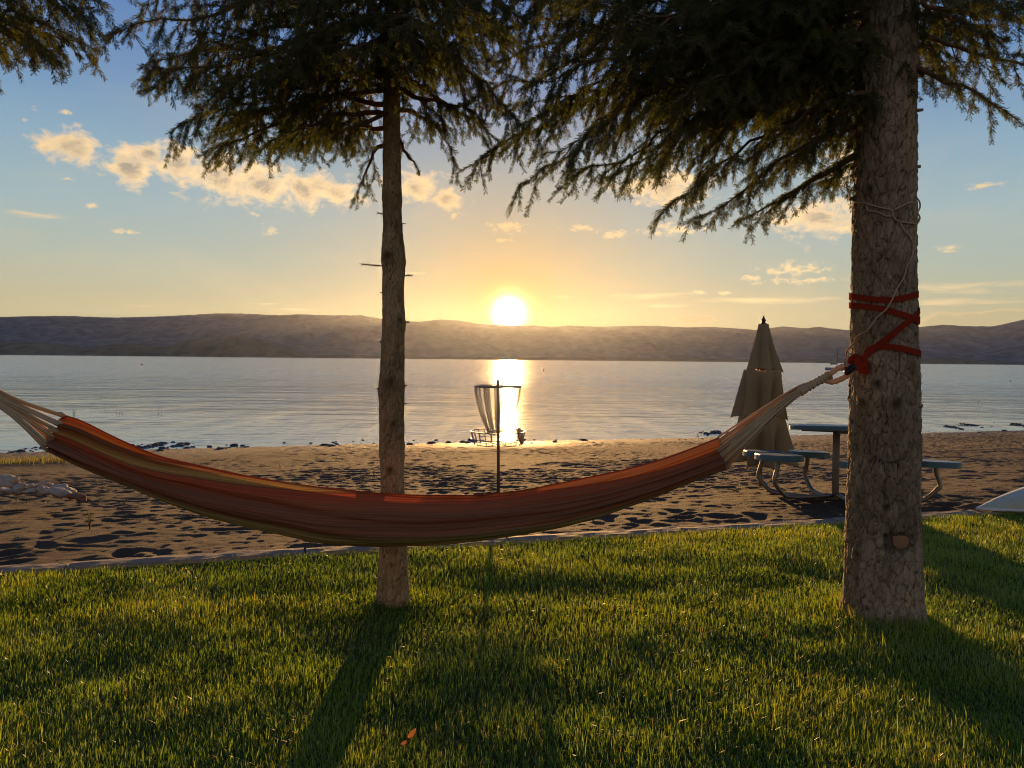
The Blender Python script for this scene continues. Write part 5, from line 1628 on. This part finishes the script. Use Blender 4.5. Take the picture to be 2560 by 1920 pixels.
# ------------------------------------------------------------------ boat and buoys on the lake
def on_water(u, v):
    r_ = ray(u, v); t = (WATER_Z - CAM[2]) / r_[2]
    return CAM + r_ * t
def build_boat():
    p = on_water(2092, 925.5); s = p[1] / FPX
    root = empty('sailboat', tuple(p))
    tag(root, 'tiny white sailboat with bare mast moored beyond the hammock loop', 'boat')
    L = 62 * s; x0 = p[0] - 26 * s
    ns, nt = 24, 11
    v = []
    for i in range(ns):
        f = i / (ns - 1)
        w = 0.16 * L * (min(1, f * 2.6) ** 0.6) * (1 - 0.25 * max(0, f - 0.6))
        h = 0.11 * L * (1 - 0.35 * f + 0.25 * f * f)
        for j in range(nt):
            a = math.pi * j / (nt - 1)
            v.append((x0 + L * f - (0.06 * L if i == 0 else 0), p[1] + w * math.cos(a), p[2] + h - (h * 1.2) * math.sin(a) ** 0.7))
    v = np.array(v)
    mb = MB().add(v, grid_faces(ns, nt))
    i = np.arange(ns - 1) * nt
    mb.q.append(np.stack([i, i + nt, i + nt + nt - 1, i + nt - 1], 1))
    mb.build('hull', M['boat_hull'], root)
    MB().box((x0 + 0.5 * L, p[1], p[2] + 0.14 * L), (0.34 * L, 0.16 * L, 0.08 * L), taper=0.8).build('cabin', M['white'], root, smooth=False)
    MB().tube([(x0 + 0.42 * L, p[1], p[2] + 0.08 * L), (x0 + 0.43 * L, p[1], p[2] + 54 * s)], 0.085, 8).build('mast', M['dark_metal'], root)
    MB().tube([(x0 + 0.42 * L, p[1], p[2] + 0.26 * L), (x0 + 0.14 * L, p[1], p[2] + 0.25 * L)], 0.19, 8).build('boom', M['dark_metal'], root)
    MB().tube([(x0, p[1], p[2] + 0.1 * L), (x0 + 0.43 * L, p[1], p[2] + 53 * s)], 0.015, 4).build('forestay', M['dark_metal'], root)
build_boat()
def buoy(u, v, hpx, wpx, mat, label):
    p = on_water(u, v); s = p[1] / FPX
    root = empty('mooring_buoy', tuple(p)); tag(root, label, 'buoy', 'buoys on the lake')
    h, w = hpx * s, wpx * s / 2
    MB().lathe([(0.0, -0.1 * h), (w * 0.8, -0.05 * h), (w, h * 0.25), (w * 0.75, h * 0.5), (w * 0.4, h * 0.6), (0.0, h * 0.62)], p, 14).build('float', mat, root)
    MB().tube([p + UPV * h * 0.5, p + UPV * h], w * 0.28, 6).build('spindle', mat, root)
buoy(1359, 928, 8, 3, M['buoy_dark'], 'thin dark marker buoy right of the sun glitter')
buoy(2525, 953, 3.6, 4, M['buoy_dark'], 'small round dark buoy near the right frame edge')
buoy(354, 912.5, 3.2, 6, M['buoy'], 'faint red buoy far out at left')

# reeds standing in the shallows
def reeds(u, v, label, seed):
    r = np.random.default_rng(seed)
    p = on_water(u, v); s = p[1] / FPX
    mb = MB()
    for k in range(4):
        q = p + np.array([r.normal(0, 6) * s, r.normal(0, 0.3), -0.05])
        mb.tube([q, q + np.array([r.normal(0, 1.5) * s, 0, 9 * s]), q + np.array([r.normal(0, 3) * s, 0, 17 * s])], [0.006, 0.005, 0.002], 4)
    o = mb.build('reed_clump', M['weed']); tag(o, label, 'reeds', 'thin reeds in the shallows')
for k, (u, v, lab) in enumerate([(195, 1034, 'thin reeds in the lake just above the hammock left end'), (297, 1036, 'thin reeds right of the hammock left end'), (278, 1020, 'faint single reed farther out at left'), (394, 1036, 'reeds in the lake left of the thin trunk'),
                                 (2370, 1005, 'reeds in the lake just right of the stout trunk'), (2442, 1010, 'reeds in the lake toward the right frame edge')]):
    reeds(u, v, lab, 70 + k)

# ------------------------------------------------------------------ lawn grass
def build_grass():
    r = np.random.default_rng(77)
    N_ = 720000
    y = r.uniform(1.7, 8.2, N_); x = r.uniform(-1, 1, N_) * (0.80 * y + 0.9)
    q = y - KS * x
    ok = (q < KQ + 0.012 + 0.02 * vnoise(x * 7, y * 0, 0, 2))
    # thin out with distance, in proportion to how much of a blade is still told apart
    keep = r.uniform(0, 1, N_) < np.clip((0.80 * y + 0.9) / 4.2 * np.clip(3.4 / y, 0.45, 1.25), 0, 1)
    ok &= keep
    x, y = x[ok], y[ok]
    dr = np.hypot(x - RT[0], y - RT[1]); dl = np.hypot(x - LT[0], y - LT[1])
    ok = (dr > 0.185) & (dl > 0.078)
    x, y = x[ok], y[ok]
    # clumping: pull blades toward tuft centres
    cx, cy_ = np.round(x / 0.045 + vnoise(x * 9, y * 9, 0, 1)) * 0.045, np.round(y / 0.045) * 0.045
    x = x + (cx - x) * 0.25; y = y + (cy_ - y) * 0.25
    n = len(x)
    z = lawn_z(x, y)
    patch = fbm(x * 1.6, y * 2.0, 0, 13, 3)
    tall = 0.5 + 0.5 * vnoise(x * 6, y * 6, 0, 19)
    ln = (0.030 + 0.018 * np.clip(patch + 0.4, 0, 1) + 0.018 * tall) * r.uniform(0.55, 1.25, n)
    long_ = r.uniform(0, 1, n) < 0.018
    ln[long_] *= r.uniform(1.4, 2.0, long_.sum())
    q = y - KS * x
    edge = smooth01((q - (KQ - 0.22)) / 0.2); ln = ln * (1 - 0.25 * edge)
    ln = ln * (1 + 0.7 * np.exp(-np.clip(np.minimum(np.hypot(x - RT[0], y - RT[1]) - 0.19, np.hypot(x - LT[0], y - LT[1]) - 0.08), 0, None) / 0.05))   # missed by the mower
    lean = 2.2 * vnoise(x * 2.2, y * 2.2, 0, 23) + r.normal(0, 1.6, n) + 1.0
    d = np.stack([np.cos(lean), np.sin(lean), 0 * lean], 1)
    a2 = r.uniform(0, 2 * math.pi, n)
    bend = np.clip(r.beta(2, 2.6, n) * 1.15, 0.05, 1)
    tone = np.clip(0.34 + 0.45 * patch + 0.25 * fbm(x * 0.6, y * 0.7, 0, 57, 2) + r.normal(0, 0.16, n), 0, 0.80)
    dry = r.uniform(0, 1, n) < 0.025 + 0.10 * np.clip(fbm(x * 0.9, y * 1.2, 0, 29, 2), 0, 1)
    tone[dry] = r.uniform(0.85, 1, dry.sum())
    v, qd, t, tn = blade_block(np.stack([x, y, z - 0.006], 1), d, ln, r.uniform(0.0010, 0.0018, n), bend, tone, r)
    print('grass blades', n)
    o = link('lawn_grass', np_mesh('lawn_grass', v, qd, t, False, {'val': tn}), M['grass'])
    tag(o, 'short green lawn grass lit from behind by the low sun', 'grass', kind='stuff')
build_grass()

def leaf(u, v, Y, ln, ang, label, seed, up=0.03):
    r = np.random.default_rng(seed)
    p = at(u, v, Y); p[2] = float(lawn_z(np.array([p[0]]), np.array([p[1]]))[0]) + up
    n, k = 14, 5
    d = np.array([math.cos(ang), 0.25, math.sin(ang)]); d = unit(d); sd = unit(np.cross(d, np.array([0.2, -1, 0.3])))
    vs = []
    for i in range(n):
        s = i / (n - 1); w = ln * 0.20 * math.sin(math.pi * s ** 0.8) ** 0.8 + 0.0006
        for j in range(k):
            x = (j / (k - 1) - 0.5) * 2
            vs.append(p + d * ln * (s - 0.5) + sd * w * x + np.array([0, -1, 0]) * (0.25 * w * x * x + 0.08 * ln * math.sin(3 * s)))
    root = empty('fallen_leaf', tuple(p)); tag(root, label, 'leaf', 'dry leaves on the grass')
    MB().add(vs, grid_faces(n, k), a=r.uniform()).build('leaf_blade', M['leaf'], root)
    MB().tube([p - d * ln * 0.5, p - d * ln * 0.72 + np.array([0, 0, -0.003])], 0.001, 5).build('leaf_stalk', M['leaf'], root)
leaf(1030, 1882, 2.66, 0.044, 0.85, 'dry orange leaf standing in the grass at bottom edge', 1, 0.05)
leaf(1012, 1903, 2.62, 0.03, 0.4, 'small pale orange leaf fragment beside the dry orange leaf', 2, 0.035)

# fallen spruce needles and dry bits caught in the grass
def build_lawn_litter():
    r = np.random.default_rng(91)
    n = 3000
    y = r.uniform(1.9, 7.0, n); x = r.uniform(-1, 1, n) * (0.8 * y + 0.6)
    near = np.minimum(np.hypot(x - RT[0], y - RT[1]), np.hypot(x - LT[0], y - LT[1]))
    ok = (y - KS * x < KQ - 0.03) & (near > 0.2) & (r.uniform(0, 1, n) < 0.15 + 0.8 * np.exp(-near / 0.8))
    x, y = x[ok], y[ok]; n = len(x)
    z = lawn_z(x, y) + r.uniform(0.012, 0.045, n)
    a = r.uniform(0, math.pi, n); L = r.uniform(0.006, 0.020, n)
    d = np.stack([np.cos(a), np.sin(a), r.uniform(-0.5, 0.5, n)], 1) * L[:, None]
    sd = np.stack([-np.sin(a), np.cos(a), 0.5 + 0 * a], 1) * 0.0009
    p = np.stack([x, y, z], 1)
    v = np.stack([p - d, p + sd, p + d, p - sd], 1).reshape(-1, 3)
    o = link('lawn_litter', np_mesh('lawn_litter', v, np.arange(n * 4).reshape(-1, 4), None, False, {'val': np.repeat(r.uniform(0, 1, n), 4)}), M['leaf'])
    tag(o, 'fallen brown needles and dry bits caught in the grass', 'litter', kind='stuff')
build_lawn_litter()

# ------------------------------------------------------------------ haze over the lake
def build_haze():
    mt = bpy.data.materials.new('haze'); mt.use_nodes = True
    t = mt.node_tree; t.nodes.clear()
    out = t.nodes.new('ShaderNodeOutputMaterial'); vol = t.nodes.new('ShaderNodeVolumePrincipled')
    vol.inputs['Color'].default_value = (0.76, 0.85, 1.0, 1)
    vol.inputs['Density'].default_value = 4.8e-6
    vol.inputs['Anisotropy'].default_value = 0.76
    t.links.new(vol.outputs[0], out.inputs['Volume'])
    x0, x1, y0, y1, z0, z1 = -27000, 27000, -1200, 13700, -6, 900
    v = [(x, y, z) for z in (z0, z1) for (x, y) in ((x0, y0), (x1, y0), (x1, y1), (x0, y1))]
    me = np_mesh('haze', v, [(3, 2, 1, 0), (4, 5, 6, 7), (0, 1, 5, 4), (1, 2, 6, 5), (2, 3, 7, 6), (3, 0, 4, 7)], None, False)
    o = link('haze', me, mt); o['kind'] = 'stuff'
    tag(o, 'thin evening haze over the lake and hills', 'haze')
build_haze()
